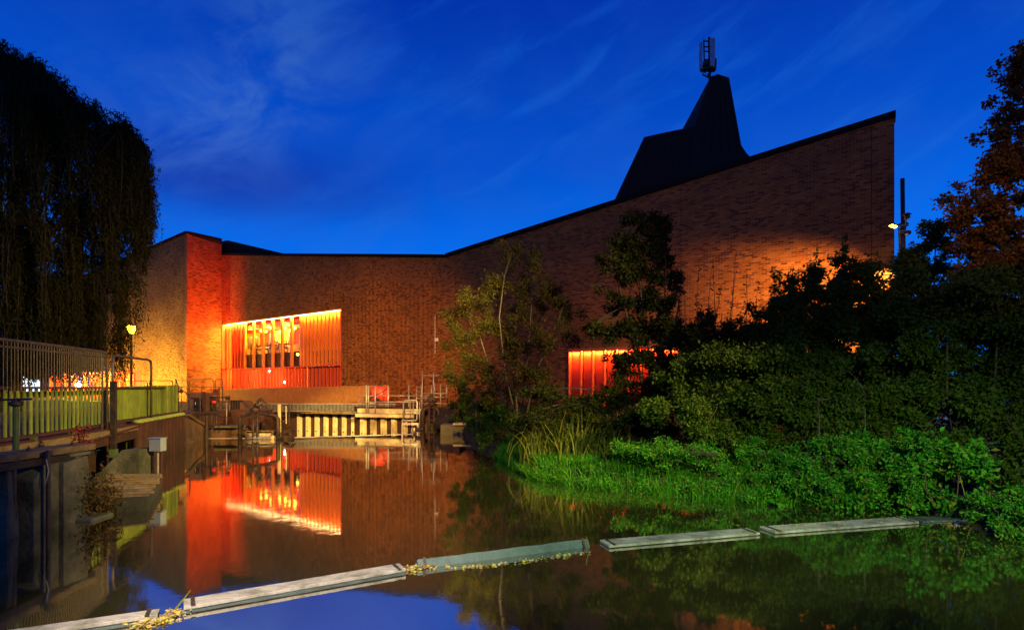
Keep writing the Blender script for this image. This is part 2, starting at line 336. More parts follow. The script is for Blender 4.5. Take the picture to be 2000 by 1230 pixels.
# ------------------------------------------------------------------ ground, water, banks
GZ = 1.05
left_edge = [(-12,-60),(-11.6,3),(-11.0,7),(-10.7,10),(-10.9,12.5),(-11.3,15),(-11.8,17.5),(-12.3,19.5),(-12.9,21),(-12.75,23.2),(-12.1,24.8),(-11.0,25.0),(-11.0,25.9),(-14.5,27.5),(-14.9,33.0),(-12.2,31.75),(-8.6,30.5),(-8.2,29.95),(-5.2,28.75),(-4.75,29.35),(-4.2,29.4),(-3.4,28.0),(-2.4,25.6)]
bank_in = [(-2.3,25.4),(-1.75,22.5),(-1.3,19.5),(-.75,17),(-.2,15.2),(.1,13.6),(.44,12.3),(1.5,11.25),(2.86,10.55),(4.05,9.95),(5.5,9.4),(6.5,9.05),(7.2,8.7),(6.75,7.9),(6.7,7.1),(7.2,5.5),(8,2),(9,-10),(9,-60)]
bank_out = [(-2.3,28.4),(-1.6,28.1),(-.5,27.4),(.7,26.6),(2,25.8),(3.2,25),(4.4,24.2),(5.6,23.5),(6.8,22.7),(8,21.9),(9.2,21.1),(10.4,20.4),(12,19.3),(15,18),(22,16),(30,12),(34,6),(38,-10),(38,-60)]
g = MB(); pl = [(*p, GZ) for p in left_edge]+[(*p, GZ) for p in bank_out]+[(900,-60,GZ),(900,1500,GZ),(-900,1500,GZ),(-900,-60,GZ)]
g.add(pl, [tuple(range(len(pl)))])
me = g.mesh('ground'); bm = bmesh.new(); bm.from_mesh(me); bmesh.ops.triangulate(bm, faces=bm.faces)
for f_ in bm.faces:
    if f_.normal.z < 0: f_.normal_flip()
bm.to_mesh(me); bm.free()
go = link('ground', me, M['paving']); go['kind'] = 'structure'
sk = MB()
for (a, b) in zip(left_edge[:-1], left_edge[1:]):
    sk.add([(*a,GZ-.002),(*b,GZ-.002),(*b,-2.2),(*a,-2.2)], [(0,1,2,3)])
struct('river_wall', sk, M['pile_red'])
wpoly = [(-60,-60,0),(60,-60,0),(60,22,0),(-1,31,0),(-4.5,31.6,0),(-4.62,28.9,0),(-4.5,24.75,0),(-9.25,23.0,0),(-13.6,22.6,0),(-60,22.6,0)]
def flat_sheet(name, poly, m_):
    me = MB().add(poly, [tuple(range(len(poly)))]).mesh(name); bm = bmesh.new(); bm.from_mesh(me); bmesh.ops.triangulate(bm, faces=bm.faces)
    for f_ in bm.faces:
        if f_.normal.z < 0: f_.normal_flip()
    bm.to_mesh(me); bm.free(); o = link(name, me, m_); o['kind'] = 'structure'; return o
flat_sheet('water', wpoly, M['water'])
flat_sheet('lower_pool_water', [(-16,22.7,-1.1),(-9.2,23.1,-1.1),(-4.4,24.85,-1.1),(-4.4,32,-1.1),(-16,36,-1.1)], M['water'])
weir = thing('weir_crest', 'thin pale concrete weir crest where the upper pool ends in front of the sheet piling', 'weir', (-7,23.9,0))
for a_, b_ in (((-13.4,22.66),(-9.27,23.10)),((-9.25,23.10),(-4.52,24.86)),((-4.44,24.80),(-4.56,28.9))):
    part('crest', MB().beam((*a_,-.99),(*b_,-.99),.14,2.01), M['concrete_pale'], weir)
NV = 14; bk = MB(); vs = []
def bank_z(v, i): return -.35+ (.55*min(1, v/.07))+ max(0, v-.07)*.90
def bank_pt(i, v):                                    # point of the riverbank: i along the water's edge (float), v inland 0..1
    k = min(int(i), len(bank_in)-2); t = i-k
    a = Vector(bank_in[k]).lerp(Vector(bank_in[k+1]), t); b = Vector(bank_out[k]).lerp(Vector(bank_out[k+1]), t)
    p = a.lerp(b, v); return Vector((p.x, p.y, bank_z(v, i)))
SI = 3
for i in range((len(bank_in)-1)*SI+1):
    for j in range(NV):
        v = (j/(NV-1))**1.8; p = bank_pt(i/SI, v); p.z += random.uniform(-.05,.05)*(0 < j < NV-1); vs.append(p)
bk.add(vs, [(i*NV+j, i*NV+j+1, (i+1)*NV+j+1, (i+1)*NV+j) for i in range((len(bank_in)-1)*SI) for j in range(NV-1)])
struct('riverbank', bk, M['soil'], True)

# ------------------------------------------------------------------ the brick building
PB = Vector((xat(365,41.2), 41.2)); PC = Vector((xat(433,43.3), 43.3)); PD = Vector((-3.50, 29.6)); PE = Vector((12.9, 19.0))
UL = Vector((-11.82, 8.6)).normalized(); PA = PB+UL*34.0
building = thing('brick_building', 'long brick building with sloping rooflines and glowing red slatted windows across the water', 'building', (PD.x, PD.y, 0))
def frame(o, e):
    u = (e-o); L = u.length; u.normalize(); n = Vector((u.y, -u.x)); return o, u, n, L
W1, W2, W3, W4 = frame(PA, PB), frame(PB, PC), frame(PC, PD), frame(PD, PE)
ztop = {1: lambda s: 13.36-.0398*(34.0-s), 2: lambda s: 13.36, 3: lambda s: 12.28+(8.93-12.28)*s/W3[3], 4: lambda s: 8.93+(11.22-8.93)*s/W4[3]}
def wp(Wf, s, n, z): p = Wf[0]+Wf[1]*s+Wf[2]*n; return Vector((p.x, p.y, z))
def sx(Wf, x): return hit(Wf[0], Wf[1], x)[0]
def zw(Wf, x, y): return zat(y, hit(Wf[0], Wf[1], x)[1])
def wbox(mb, Wf, s0, s1, n0, n1, z0, z1):
    return mb.hexa([wp(Wf,s0,n1,z0), wp(Wf,s1,n1,z0), wp(Wf,s1,n0,z0), wp(Wf,s0,n0,z0), wp(Wf,s0,n1,z1), wp(Wf,s1,n1,z1), wp(Wf,s1,n0,z1), wp(Wf,s0,n0,z1)])
WIN = (sx(W3,433.5)+.02, sx(W3,667), 1.62, 6.92)         # big window on the river wall
SW = (sx(W4,1110), sx(W4,1335), 1.25, zw(W4,1110,684))    # low red window behind the bushes
DW = (sx(W1,85), sx(W1,276), GZ, zw(W1,180,728))        # ground floor glazing by the lamp post
def brick_layer(Wf, zt, holes, bond, project, zmin=.6, L0=0, proud=.0025):
    o, u, n, L = Wf; V = []; rows = int((14-zmin)/.075); out = []
    for r_ in range(rows):
        z0 = zmin+r_*.075; z1 = z0+.0635; s = L0-(.1125 if r_ % 2 else 0)-(.0 if bond == 'stretcher' else (.056 if r_ % 2 else 0)); k = r_ % 2
        while s < L:
            if bond == 'stretcher': w_ = .215
            else: w_ = .215 if k % 2 == 0 else .1025
            a, b = max(s, L0+.002), min(s+w_, L-.002); s += w_+.011; head = (w_ < .15); k += 1
            if b-a < .03: continue
            m_ = (a+b)/2
            if z1 > zt(m_)-.02: continue
            bad = False
            for h in holes:
                if h[2]-.01 < (z0+z1)/2 < h[3]+.03 and a < h[1] and b > h[0]:
                    if a < h[0]-.03: b = h[0]
                    elif b > h[1]+.03: a = h[1]
                    else: bad = True
            if bad: continue
            out.append((a, b, z0, z1, proud*random.uniform(.6,1.6)+project(m_, z0, head, r_)))
    return out
def bricks_mesh(Wf, lst):
    a = np.array(lst); n_ = len(a); o, u, n, L = Wf
    V = np.zeros((n_, 8, 3)); S = (0,1,1,0); T = (2,2,3,3)
    for i in range(4):
        for j, off in ((0, np.full(n_, -.005)), (4, a[:,4])):
            V[:,i+j,0] = o.x+u.x*a[:,S[i]]+n.x*off; V[:,i+j,1] = o.y+u.y*a[:,S[i]]+n.y*off; V[:,i+j,2] = a[:,T[i]]
    q = np.array([(4,5,6,7),(0,1,5,4),(1,2,6,5),(2,3,7,6),(3,0,4,7)]); Q = (np.arange(n_)[:,None,None]*8+q[None]).reshape(-1,4)
    return arr_mesh('brick_courses', V.reshape(-1,3), Q)
def backing(Wf, zt, holes, zmin=0.4, L0=0, trim=0):
    mb = MB(); o, u, n, L = Wf; L = L-trim; cuts = sorted({L0, L, *[h[0] for h in holes], *[h[1] for h in holes]})
    for a, b in zip(cuts[:-1], cuts[1:]):
        spans = [(zmin, None)]
        for h in holes:
            if h[0]-1e-4 <= a and b <= h[1]+1e-4: spans = [(zmin, h[2]), (h[3], None)]
        for z0, z1 in spans:
            if z1 is not None and z1-z0 < .01: continue
            ta, tb = (zt(a), zt(b)) if z1 is None else (z1, z1)
            mb.hexa([wp(Wf,a,0,z0), wp(Wf,b,0,z0), wp(Wf,b,-.30,z0), wp(Wf,a,-.30,z0), wp(Wf,a,0,ta), wp(Wf,b,0,tb), wp(Wf,b,-.30,tb), wp(Wf,a,-.30,ta)])
    return mb
flat = lambda s, z, h, r_: 0.0
hsh = lambda a, b: (math.sin(a*12.9898+b*78.233)*43758.5453) % 1
def studs(s, z, head, r_):                               # headers that stand proud towards the joint of the two river walls
    if not head: return 0
    dens = max(0, min(1, (s-9)/6))*max(0, min(1, (8.6-z)/2.0)); dens = max(dens, .22*max(0, min(1, (9.5-z)/4)))
    return .045 if hsh(round(s*8), r_) < dens*.85 else 0
def studs4(s, z, head, r_):
    if r_ % 2: return 0
    dens = max(0, min(1, (8.0-s)/5))*max(0, min(1, (7.2-z)/1.5))
    return .036 if hsh(int(s*4.43+7.1), r_*1.7) < dens*.4 else 0
wall1 = part('brick_wall', backing(W1, ztop[1], [DW], trim=.016), M['mortar'], building)
wall2 = part('brick_wall', backing(W2, ztop[2], []), M['mortar'], building)
wall3 = part('brick_wall', backing(W3, ztop[3], [WIN]), M['mortar'], building)
wall4 = part('brick_wall', backing(W4, ztop[4], [SW]), M['mortar'], building)
def courses(wall, Wf, lst, m_=None):
    o = link('brick_courses', bricks_mesh(Wf, lst), m_ or M['brick'], wall); o['kind'] = 'stuff'; return o
courses(wall1, W1, brick_layer(W1, ztop[1], [DW], 'stretcher', lambda s,z,h,r_: .03 if (z < 4.6 and r_ % 2 == 0 and hsh(round(s*4.4), r_) < .4) else 0, L0=8), M['buff_brick'])
courses(wall2, W2, brick_layer(W2, ztop[2], [], 'stretcher', lambda s,z,h,r_: .012 if hsh(round(s*4), r_) < .3 else 0))
courses(wall3, W3, brick_layer(W3, ztop[3], [WIN], 'flemish', studs))
b4 = brick_layer(W4, ztop[4], [SW], 'stretcher', studs4, proud=.0008)
# the 300 bricks that show largest, at the lit end of the wall under the floodlight, are single bricks
def shows(b): return b[1]-b[0] > .21 and b[0] > W4[3]-2.35 and 5.0 < b[2] < 8.2 and b[4] < .006
near = [b for b in b4 if shows(b)]; near.sort(key=lambda b: -b[0]); near = near[:300]; ns = set(near)
courses(wall4, W4, [b for b in b4 if b not in ns])
one = MB(); one.box((0,0,0), (.215,.014,.0635)); bme = one.mesh('brick'); bme.materials.append(M['brick']); ang4 = math.atan2(W4[1].y, W4[1].x)
for b in near:
    bo = bpy.data.objects.new('brick', bme); C.objects.link(bo); bo.parent = wall4
    bo.location = wp(W4, (b[0]+b[1])/2, b[4]-.007, (b[2]+b[3])/2); bo.rotation_euler = (0,0,ang4)
mj = MB()
for x_ in (1330, 1702):
    q_ = sx(W4,x_); wbox(mj,W4,q_-.008,q_+.008,.001,.004,.6,ztop[4](q_)-.1)
for q_ in (17.5, 24.0): wbox(mj,W3,q_-.008,q_+.008,.003,.006,.6,ztop[3](q_)-.1)
mo = part('movement_joint', mj, M['fascia'], building, stuff=True)
# return wall at the far right end, roof edges and roofs
ret = MB(); eo = PE; rd = Vector((.53,.85)); rd.normalize(); zt = ztop[4](W4[3])
lean = [(0,.0)]
e2 = PE+rd*14
P5 = PE+rd*.32; ret.prism([(P5.x,P5.y,.4),(e2.x,e2.y,.4),(e2.x,e2.y,zt-1.0),(P5.x,P5.y,zt-.02)], (-.25,.16,0))
part('end_wall', ret, M['mortar'], building)
fa = MB()
def cap(Wf, zt, a, b, over=.10, h=.20, back=.5):
    fa.hexa([wp(Wf,a,over,zt(a)-.06), wp(Wf,b,over,zt(b)-.06), wp(Wf,b,-back,zt(b)-.06), wp(Wf,a,-back,zt(a)-.06),
             wp(Wf,a,over,zt(a)+h-.06), wp(Wf,b,over,zt(b)+h-.06), wp(Wf,b,-back,zt(b)+h-.06), wp(Wf,a,-back,zt(a)+h-.06)])
cap(W1, ztop[1], 0, W1[3], .10); cap(W2, lambda s: 13.355, .05, W2[3]-.02, .09); cap(W3, ztop[3], .12, W3[3]-.05, .10, .17); cap(W4, ztop[4], .05, W4[3]+.04, .10, .2)
part('roof_edge', fa, M['fascia'], building)
rf = MB()
def roofsheet(Wf, zt, back, dz):
    L = Wf[3]; rf.hexa([wp(Wf,0,-.35,zt(0)-.12), wp(Wf,L,-.35,zt(L)-.12), wp(Wf,L,-back,zt(L)+dz), wp(Wf,0,-back,zt(0)+dz), wp(Wf,0,-.35,zt(0)-.02), wp(Wf,L,-.35,zt(L)-.02), wp(Wf,L,-back,zt(L)+dz+.1), wp(Wf,0,-back,zt(0)+dz+.1)])
roofsheet(W1, ztop[1], 14, -1.4); roofsheet(W3, ztop[3], 14, -1.5); roofsheet(W4, ztop[4], 12, -2.0)
part('roof', rf, M['roof'], building)
# dark clad upper block that descends from the pier to the lower roof
ub = MB(); s2 = sx(W3, 557)
ub.prism([wp(W3,-1.6,-.42,12.2),wp(W3,.03,-.42,11.9), wp(W3,s2,-.42,ztop[3](s2)-.1), wp(W3,s2,-.42,ztop[3](s2)+.08), wp(W3,.03,-.42,13.47),wp(W3,-1.6,-.42,13.53)], (-W3[2].x*4,-W3[2].y*4,-.3))
part('upper_roof_block', ub, M['roof'], building)

# ------------------------------------------------------------------ big slatted window
win = part('river_window', MB().box(wp(W3,(WIN[0]+WIN[1])/2,-.05,3.45), ((WIN[1]-WIN[0])-.02,.34,.06), math.atan2(W3[1].y,W3[1].x)), M['red_fin'], building)
A3 = math.atan2(W3[1].y, W3[1].x); zb, zm, zT = WIN[2], 3.45, WIN[3]; zs = 4.50
S = lambda x: sx(W3, x)
sub = lambda nm, mb, m_, p: part(nm, mb, m_, p)
fr = MB()
wbox(fr,W3,WIN[0],WIN[1],-.45,-.30,zT-.05,zT+.0); wbox(fr,W3,WIN[0],WIN[0]+.06,-.45,.03,zb,zT-.06); wbox(fr,W3,WIN[1]-.07,WIN[1],-.45,.03,zb,zT-.06); wbox(fr,W3,WIN[0],WIN[1],-.45,.02,zb-.06,zb)
sub('window_frame', fr, M['red_fin'], win)
sub('red_blind', wbox(MB(),W3,WIN[0]+.07,S(471),-.42,-.38,zm+.04,zT-.06), M['red_panel'], win)
sub('orange_blind', wbox(MB(),W3,S(600),WIN[1]-.08,-.42,-.38,zs+.02,zT-.06), M['orange_panel'], win)
sub('red_blind', wbox(MB(),W3,S(581),S(599.5),-.42,-.38,zm+.04,zT-.06), M['red_panel'], win)
sub('spandrel_pane', wbox(MB(),W3,S(472),S(580),-.44,-.40,zm+.04,zs), M['dark_panel'], win)
sub('spandrel_pane', wbox(MB(),W3,S(600),WIN[1]-.08,-.44,-.40,zm+.04,zs), M['dark_panel'], win)
sub('dark_pane', wbox(MB(),W3,S(592),WIN[1]-.08,-.44,-.40,zb+.02,zm-.04), M['dark_panel'], win)
for a, b in ((471,487),(487,506),(506,524),(524,543),(543,562),(562,581)):
    sub('pane', wbox(MB(),W3,S(a)+.04,S(b)-.04,-.36,-.35,zs+.02,zT-.07), M['glass'], win)
def fins(xs, z0, z1, w_, d0, d1, m_):
    me = None
    for x in xs:
        s0 = S(x)
        if me is None: me = MB().box((0,0,0), (w_, d1-d0, z1-z0)).mesh('fin'); me.materials.append(m_)
        o = bpy.data.objects.new('fin', me); C.objects.link(o); o.parent = win; o.location = wp(W3, s0, (d0+d1)/2, (z0+z1)/2); o.rotation_euler = (0,0,A3)
fins([438,443.5,449,454.5,460,465.5], zm+.035, zT-.055, .09, -.34, -.16, M['red_fin'])
fins([472,489,507.5,526,544.5,563,581.5], zm+.036, zT-.056, .20, -.34, -.20, M['orange_fin'])
fins([588,595,602,609,616.5,624,631.5,639,646.5,654,661], zm+.037, zT-.057, .10, -.34, -.16, M['orange_fin'])
fins([438+6.1*i for i in range(25)], zb+.002, zm-.032, .09, -.34, -.17, M['red_fin'])
fins([590+7.2*i for i in range(11)], zb+.003, zm-.033, .09, -.34, -.17, M['red_fin'])
sub('led_strip', wbox(MB(),W3,WIN[0]+.08,WIN[1]-.08,-.29,-.25,zT-.045,zT-.015), M['led'], win)
# rooms behind the glass
room = MB(); r0, r1, rb = WIN[0]-7.0, WIN[1]+.6, -5.2
wbox(room,W3,r0,r1,rb-.1,rb,4.45,8.2); part('cafe_back_wall', room, M['yellow_wall'], building)
wbox(room:=MB(),W3,r0,r1,rb,-.46,4.30,4.44); part('cafe_floor', room, M['floor_in'], building)
wbox(room:=MB(),W3,r0,r1,rb,-.46,7.30,7.42); part('cafe_ceiling', room, M['orange_panel'], building)
room = MB(); wbox(room,W3,r0-.1,r0,rb,-.46,1.0,8.2); wbox(room,W3,r1,r1+.1,rb,-.46,1.0,8.2); wbox(room,W3,r0,-.3,-.56,-.46,1.0,8.2); part('side_wall', room, M['yellow_wall'], building)
room = MB()
for k in range(3): wbox(room,W3,r0+.01,r1-.01,-1.2-1.5*k,-.95-1.5*k,6.75,7.0)
wbox(room,W3,-2.6,-1.8,-5.0,-4.6,4.45,7.28); wbox(room,W3,2.2,2.7,-4.9,-4.5,4.45,7.28); wbox(room,W3,5.6,5.9,-3.4,-3.1,4.45,7.28); part('ceiling_beam', room, M['red_wall'], building)
wbox(room:=MB(),W3,r0,r1,-3.1,-3.0,1.0,4.29); part('foyer_back_wall', room, M['orange_panel'], building)
def inside(x, k, z): d = hit(W3[0], W3[1], x)[1]*k; return Vector((xat(x,d), d, z))      # a spot in the cafe, k times the window's depth away
for i, (x, y, k) in enumerate(((530,640,1.10),(547,648,1.07),(557,641,1.13),(567.5,645,1.05),(575.5,640,1.09),(511,646,1.10),(519,647,1.13))):
    q = inside(x,k,0); p = Vector((q.x,q.y,zat(y,q.y))); t = thing('pendant_lamp', 'glowing globe lamp hanging behind the '+('fourth clear pane','fifth clear pane, left one','fifth clear pane, right one','last clear pane, left one','last clear pane, right one','third clear pane, left one','third clear pane, right one')[i]+' of the big window', 'lamp', p, 'globe lamps in the cafe')
    part('cord', MB().tube([p+Vector((0,0,.11)), (p.x,p.y,7.3)], .012, 5), M['furn'], t); part('globe', MB().lathe(p, [(.03,-.12),(.10,-.08),(.13,0),(.10,.08),(.03,.12)], 10), M['globe'], t, True)
def cafe_chair(p, rz, where):
    t = thing('cafe_chair', 'dark cafe chair '+where+' clear pane of the big window', 'chair', p, 'chairs in the upstairs cafe')
    mt = Matrix.Rotation(rz,3,'Z'); q = lambda x,y,z: Vector(p)+mt@Vector((x,y,z))
    part('seat', MB().box(q(0,0,.45), (.46,.46,.06), rz), M['furn'], t)
    b = MB(); b.tube([q(-.22,.2,.46),q(-.21,.23,.85),q(0,.25,.95),q(.21,.23,.85),q(.22,.2,.46)], .030, 5); b.tube([q(-.19,.22,.68),q(.19,.22,.68)], .026, 5); part('backrest', b, M['furn'], t)
    for x in (-.19,.19):
        for y in (-.19,.19): part('leg', MB().tube([q(x,y,.43), q(x*1.1,y*1.1,0)], .026, 5), M['furn'], t)
ORD = ('second','third','fourth','fifth')
for i, (x, k, rz) in enumerate(((496,1.03,.3),(502,1.05,2.8),(514,1.03,-.4),(519,1.06,1.9),(533,1.035,.2),(539,1.06,3.3),(551,1.03,-.6),(557,1.05,2.2))): cafe_chair(inside(x,k,4.445), rz, ('at the left side behind the ','at the right side behind the ')[i % 2]+ORD[i//2])
for i, (x, k) in enumerate(((499.5,1.045),(517,1.045),(536,1.05),(555,1.045))):
    p = inside(x,k,4.445); t = thing('cafe_table', 'small round cafe table between the chairs behind the '+ORD[i]+' clear pane', 'table', p, 'tables in the upstairs cafe')
    part('table_top', MB().lathe(p, [(.38,.72),(.39,.74),(.38,.76)], 14), M['furn'], t); part('pedestal', MB().lathe(p, [(.22,0),(.22,.02),(.04,.05),(.04,.72)], 10), M['furn'], t)
bc = thing('bar_counter', 'long dark cafe counter with bottles far inside behind the big window', 'counter', inside(540,1.16,4.445)); p0_, p1_ = inside(510,1.17,4.445), inside(580,1.17,4.445)
part('front', MB().beam(p0_+Vector((0,0,.5)), p1_+Vector((0,0,.5)), .5, 1.0), M['cabinet'], bc); part('worktop', MB().beam(p0_+Vector((0,0,1.04)), p1_+Vector((0,0,1.04)), .62, .06), M['furn'], bc)
for i in range(14): q = p0_.lerp(p1_, .05+.066*i)+Vector((0,0,1.07)); part('bottle', MB().lathe(q, [(.05,0),(.055,.2),(.02,.28),(.02,.36)], 7), M['furn' if i % 3 else 'orange_plastic'], bc)
for i, (x, k, w_, h_, z_) in enumerate(((489,1.125,.8,.9,5.7),(500,1.12,.5,.7,5.75),(534,1.135,1.1,.7,5.9),(570,1.12,.7,1.0,5.8))):
    q = inside(x,k,z_); pc = thing('wall_picture', ('dark framed picture behind the leftmost clear pane','narrow dark picture next to the leftmost one inside the window','wide dark picture over the counter inside the window','tall dark picture behind the rightmost clear pane')[i], 'picture', q, 'pictures in the cafe'); part('canvas', MB().box(q, (w_,.04,h_), A3), M['furn'], pc); part('frame', MB().box(q+Vector((0,.02,0)), (w_+.1,.03,h_+.1), A3), M['red_wall'], pc)
def strip(name, Wf, s0, s1, n, z, wd, power, col, dn=(0,0,-1)):
    d = bpy.data.lights.new(name, 'AREA'); d.shape = 'RECTANGLE'; d.size = s1-s0; d.size_y = wd; d.energy = power; d.color = col
    o = bpy.data.objects.new(name, d); C.objects.link(o); o.location = wp(Wf, (s0+s1)/2, n, z)
    x = Vector((Wf[1].x, Wf[1].y, 0)); zax = -Vector(dn).normalized(); y = zax.cross(x); o.rotation_euler = Matrix((x, y, zax)).transposed().to_euler(); return fitting_only(o)
strip('led_strip_light', W3, WIN[0]+.1, WIN[1]-.1, -.20, zT-.06, .16, 2700, LED, dn=(0,0,-1))
d_ = bpy.data.lights.new('led_jamb_light', 'AREA'); d_.shape = 'RECTANGLE'; d_.size = .12; d_.size_y = 4.6; d_.energy = 330; d_.color = (1, .50, .09)
jl = fitting_only(bpy.data.objects.new('led_jamb_light', d_)); C.objects.link(jl); jl.location = wp(W3, 1.35, .12, 4.6)
z_ = Vector((-W2[2].x*-1, -W2[2].y*-1, 0)).normalized()*1.0; z_ = (z_+Vector((-W3[2].x, -W3[2].y, 0))*.35).normalized(); y_ = Vector((0,0,1)); jl.rotation_euler = Matrix((y_.cross(z_), y_, z_)).transposed().to_euler()
lamp('pier_uplight', 'SPOT', wp(W3,3.4,2.6,1.25), (1, .09, .008), 19000, wp(W2,W2[3]*.30,0,8.2), .2, 66, .9)
for x in (478, 515, 552): fitting_only(lamp('cafe_light', 'POINT', wp(W3,S(x)-3.5,-2.4,6.5), (1,.66,.13), 3000, size=.3))
for x in (460, 510, 555): fitting_only(lamp('foyer_light', 'POINT', wp(W3,S(x),-1.5,3.0), (1,.46,.12), 330, size=.25))
lamp('foyer_light', 'POINT', wp(W3,S(630),-1.0,3.2), (1,.4,.12), 60, size=.2)
for x, y, m_ in ((583,692,'globe'),(520.5,724,'white_lamp'),(548,746,'white_lamp')):
    p = wp(W3,S(x),-.30 if y > 700 else .06,zw(W3,x,y)); wl = thing('wall_light', {583:'small warm bulkhead lamp shining on the big slatted window',520.5:'cold white lamp shining between the lower red fins',548:'white lamp low behind the lower red fins'}[x], 'lamp', p)
    part('bulb', MB().lathe(p, [(.02,-.09),(.08,-.05),(.09,0),(.06,.07),(.02,.09)], 10), M[m_], wl, True); part('bracket', MB().box(p+Vector((0,0,.11)), (.06,.06,.04)), M['furn'], wl)

# ------------------------------------------------------------------ low red window on the right wall
w2 = MB(); sa, sb, za, zb2 = SW
wbox(w2,W4,sa,sb,-.28,.03,zb2-.05,zb2); wbox(w2,W4,sa,sa+.05,-.28,.03,za,zb2-.05); wbox(w2,W4,sb-.05,sb,-.28,.03,za,zb2-.05); wbox(w2,W4,sa,sb,-.28,.03,za-.05,za)
rw = part('red_window', w2, M['red_fin'], building); xs = [1110+23.2*i for i in range(10)]
for a, b in zip(xs[:-1], xs[1:]):
    s0, s1 = sx(W4,a), min(sx(W4,b), sb-.06)
    sub('panel', wbox(MB(),W4,s0+.06,s1-.02,-.26,-.22,za,zb2-.06), M['red_panel'], rw)
    sub('mullion', wbox(MB(),W4,s1-.03,s1+.03,-.21,.02,za,zb2-.055), M['red_fin'], rw)
strip('red_window_light', W4, sa+.1, sb-.1, -.12, zb2-.065, .06, 700, (1,.50,.12))
part('window_back', wbox(MB(),W4,sa-.1,sb+.1,-.36,-.30,za-.1,zb2+.1), M['dark_void'], rw)

# ------------------------------------------------------------------ ground floor glazing by the lamp post
S1 = lambda x: sx(W1, x); da, db, dz0, dz1 = DW
g1 = MB(); wbox(g1,W1,da,db,-.3,.05,dz1-.14,dz1); wbox(g1,W1,da,da+.12,-.3,.04,dz0,dz1-.14); wbox(g1,W1,db-.1,db,-.3,.04,dz0,dz1-.14)
shopw = part('glazed_front', g1, M['red_fin'], building)
for x0_, x1_, m_ in ((88,94,'orange_panel'),(95,98,'red_fin'),(105,111,'orange_panel'),(121,127,'orange_panel'),(141,146,'orange_panel'),(159,165,'orange_panel'),(177,184,'orange_panel'),(198,203,'orange_panel'),(216,221,'orange_panel'),(222,225,'red_fin'),(236,239,'red_fin'),(262,263.5,'red_fin')):
    sub('column', wbox(MB(),W1,S1(x0_),S1(x1_),-.3,.06,dz0,dz1-.15), M[m_], shopw)
sub('end_panel', wbox(MB(),W1,S1(264),S1(274),-.2,-.02,dz0,dz1-.15), M['red_fin'], shopw)
sub('door_head', wbox(MB(),W1,S1(222),S1(262),-.2,.03,dz1-.62,dz1-.16), M['orange_panel'], shopw)
for a, b in ((98,105),(111,121),(127,141),(146,159),(165,177),(184,198),(203,216),(225,236),(239,262)):
    sub('pane', wbox(MB(),W1,S1(a)+.02,S1(b)-.02,-.16,-.14,dz0+.05,dz1-.66), M['glass'], shopw)
rm = MB(); wbox(rm,W1,da-.3,db+.3,-5.1,-5.0,GZ,4.2); part('lobby_back_wall', rm, M['yellow_wall'], building)
rm = MB(); wbox(rm,W1,da-.3,db+.3,-5,-.31,3.9,4.0); part('lobby_ceiling', rm, M['orange_panel'], building)
for i, x in enumerate((102, 116, 134, 190, 210, 250)):
    p = wp(W1,S1(x),-2.2,2.75); t = thing('lobby_lamp', ('cold white lamp inside the ground floor glazing, leftmost','cold white lamp inside the ground floor glazing, second from the left','cold white lamp inside the ground floor glazing, third from the left','warm lamp inside the glazing in the middle of the row','warm lamp inside the glazing just left of the doors','warm lamp inside the glazed doors by the lamp post')[i], 'lamp', p, 'lamps in the lit ground floor lobby')
    part('globe', MB().lathe(p, [(.05,-.16),(.17,-.1),(.2,0),(.17,.1),(.05,.16)], 10), M['white_lamp'] if x < 140 else M['globe'], t, True); part('cord', MB().tube([p+Vector((0,0,.15)), (p.x,p.y,3.9)], .02, 5), M['furn'], t)
for x in (110, 180, 245): fitting_only(lamp('lobby_light', 'POINT', wp(W1,S1(x),-1.8,3.2), (1,.6,.2), 3500, size=.3))
lamp('soffit_light', 'AREA', wp(W1,(da+db)/2,.35,dz1+.1), (1,.6,.18), 1500, wp(W1,(da+db)/2,.1,0), 12, sizey=.1)
# low path light that washes the foot of the left wall
for sd_ in (2.2, 6.5, 11.0): lamp('path_light', 'SPOT', wp(W1,W1[3]-sd_,4.4,1.4), (1,.70,.13), 5200, wp(W1,W1[3]-sd_,0,2.0), .25, 140, 1.0)

# ------------------------------------------------------------------ metal clad roof tower with antennas
def tower_part(front, d, back, dz, taper):
    fr_ = [px(x, y, d) for x, y in front]; c = sum(fr_, Vector())/len(fr_)
    bk_ = [Vector((c.x+(p.x-c.x)*taper, p.y+back, p.z-dz*(p.z-fr_[0].z)/8)) for p in fr_]
    n_ = len(front); mb = MB().add(fr_+bk_, [tuple(range(n_)), tuple(range(2*n_-1,n_-1,-1))]+[(i,n_+i,n_+(i+1)%n_,(i+1)%n_) for i in range(n_)]); return mb
td = 25.2
hood = [(1170,455),(1258,268),(1300,258.5),(1357,247),(1388,150),(1402,145),(1424,152),(1448,284),(1458,299),(1480,322),(1500,455)]
tw = part('roof_tower', tower_part(hood, td, 4.5, .6, .86), M['roof'], building)
for xt, yt, xb in [(1258+9.5*i, 268-2.05*9.5*i/9.7, 1190+14*i) for i in range(11)]:
    sub('standing_seam', MB().beam(px(xt,yt+1.5,td-.03), px(xt+ (xb-xt)*.62, 405,td-.03), .03, .05, (0,1,0)), M['roof'], tw)
for i in range(5):
    xt = 1394+7*i; yt = 148+.3*7*i; sub('standing_seam', MB().beam(px(xt,yt+2,td-.03), px(1372+18*i,300,td-.03), .03, .05, (0,1,0)), M['roof'], tw)
ad = 26.5; ap = px(1383,152,ad)
an = thing('antenna_mast', 'mobile phone antenna cluster on top of the dark roof tower', 'antenna', ap)
part('pole', MB().tube([px(1387,190,ad), px(1385,74,ad)], .06, 8), M['black_steel'], an)
part('pole', MB().tube([px(1376,142,ad), px(1374.5,78,ad)], .035, 6), M['black_steel'], an)
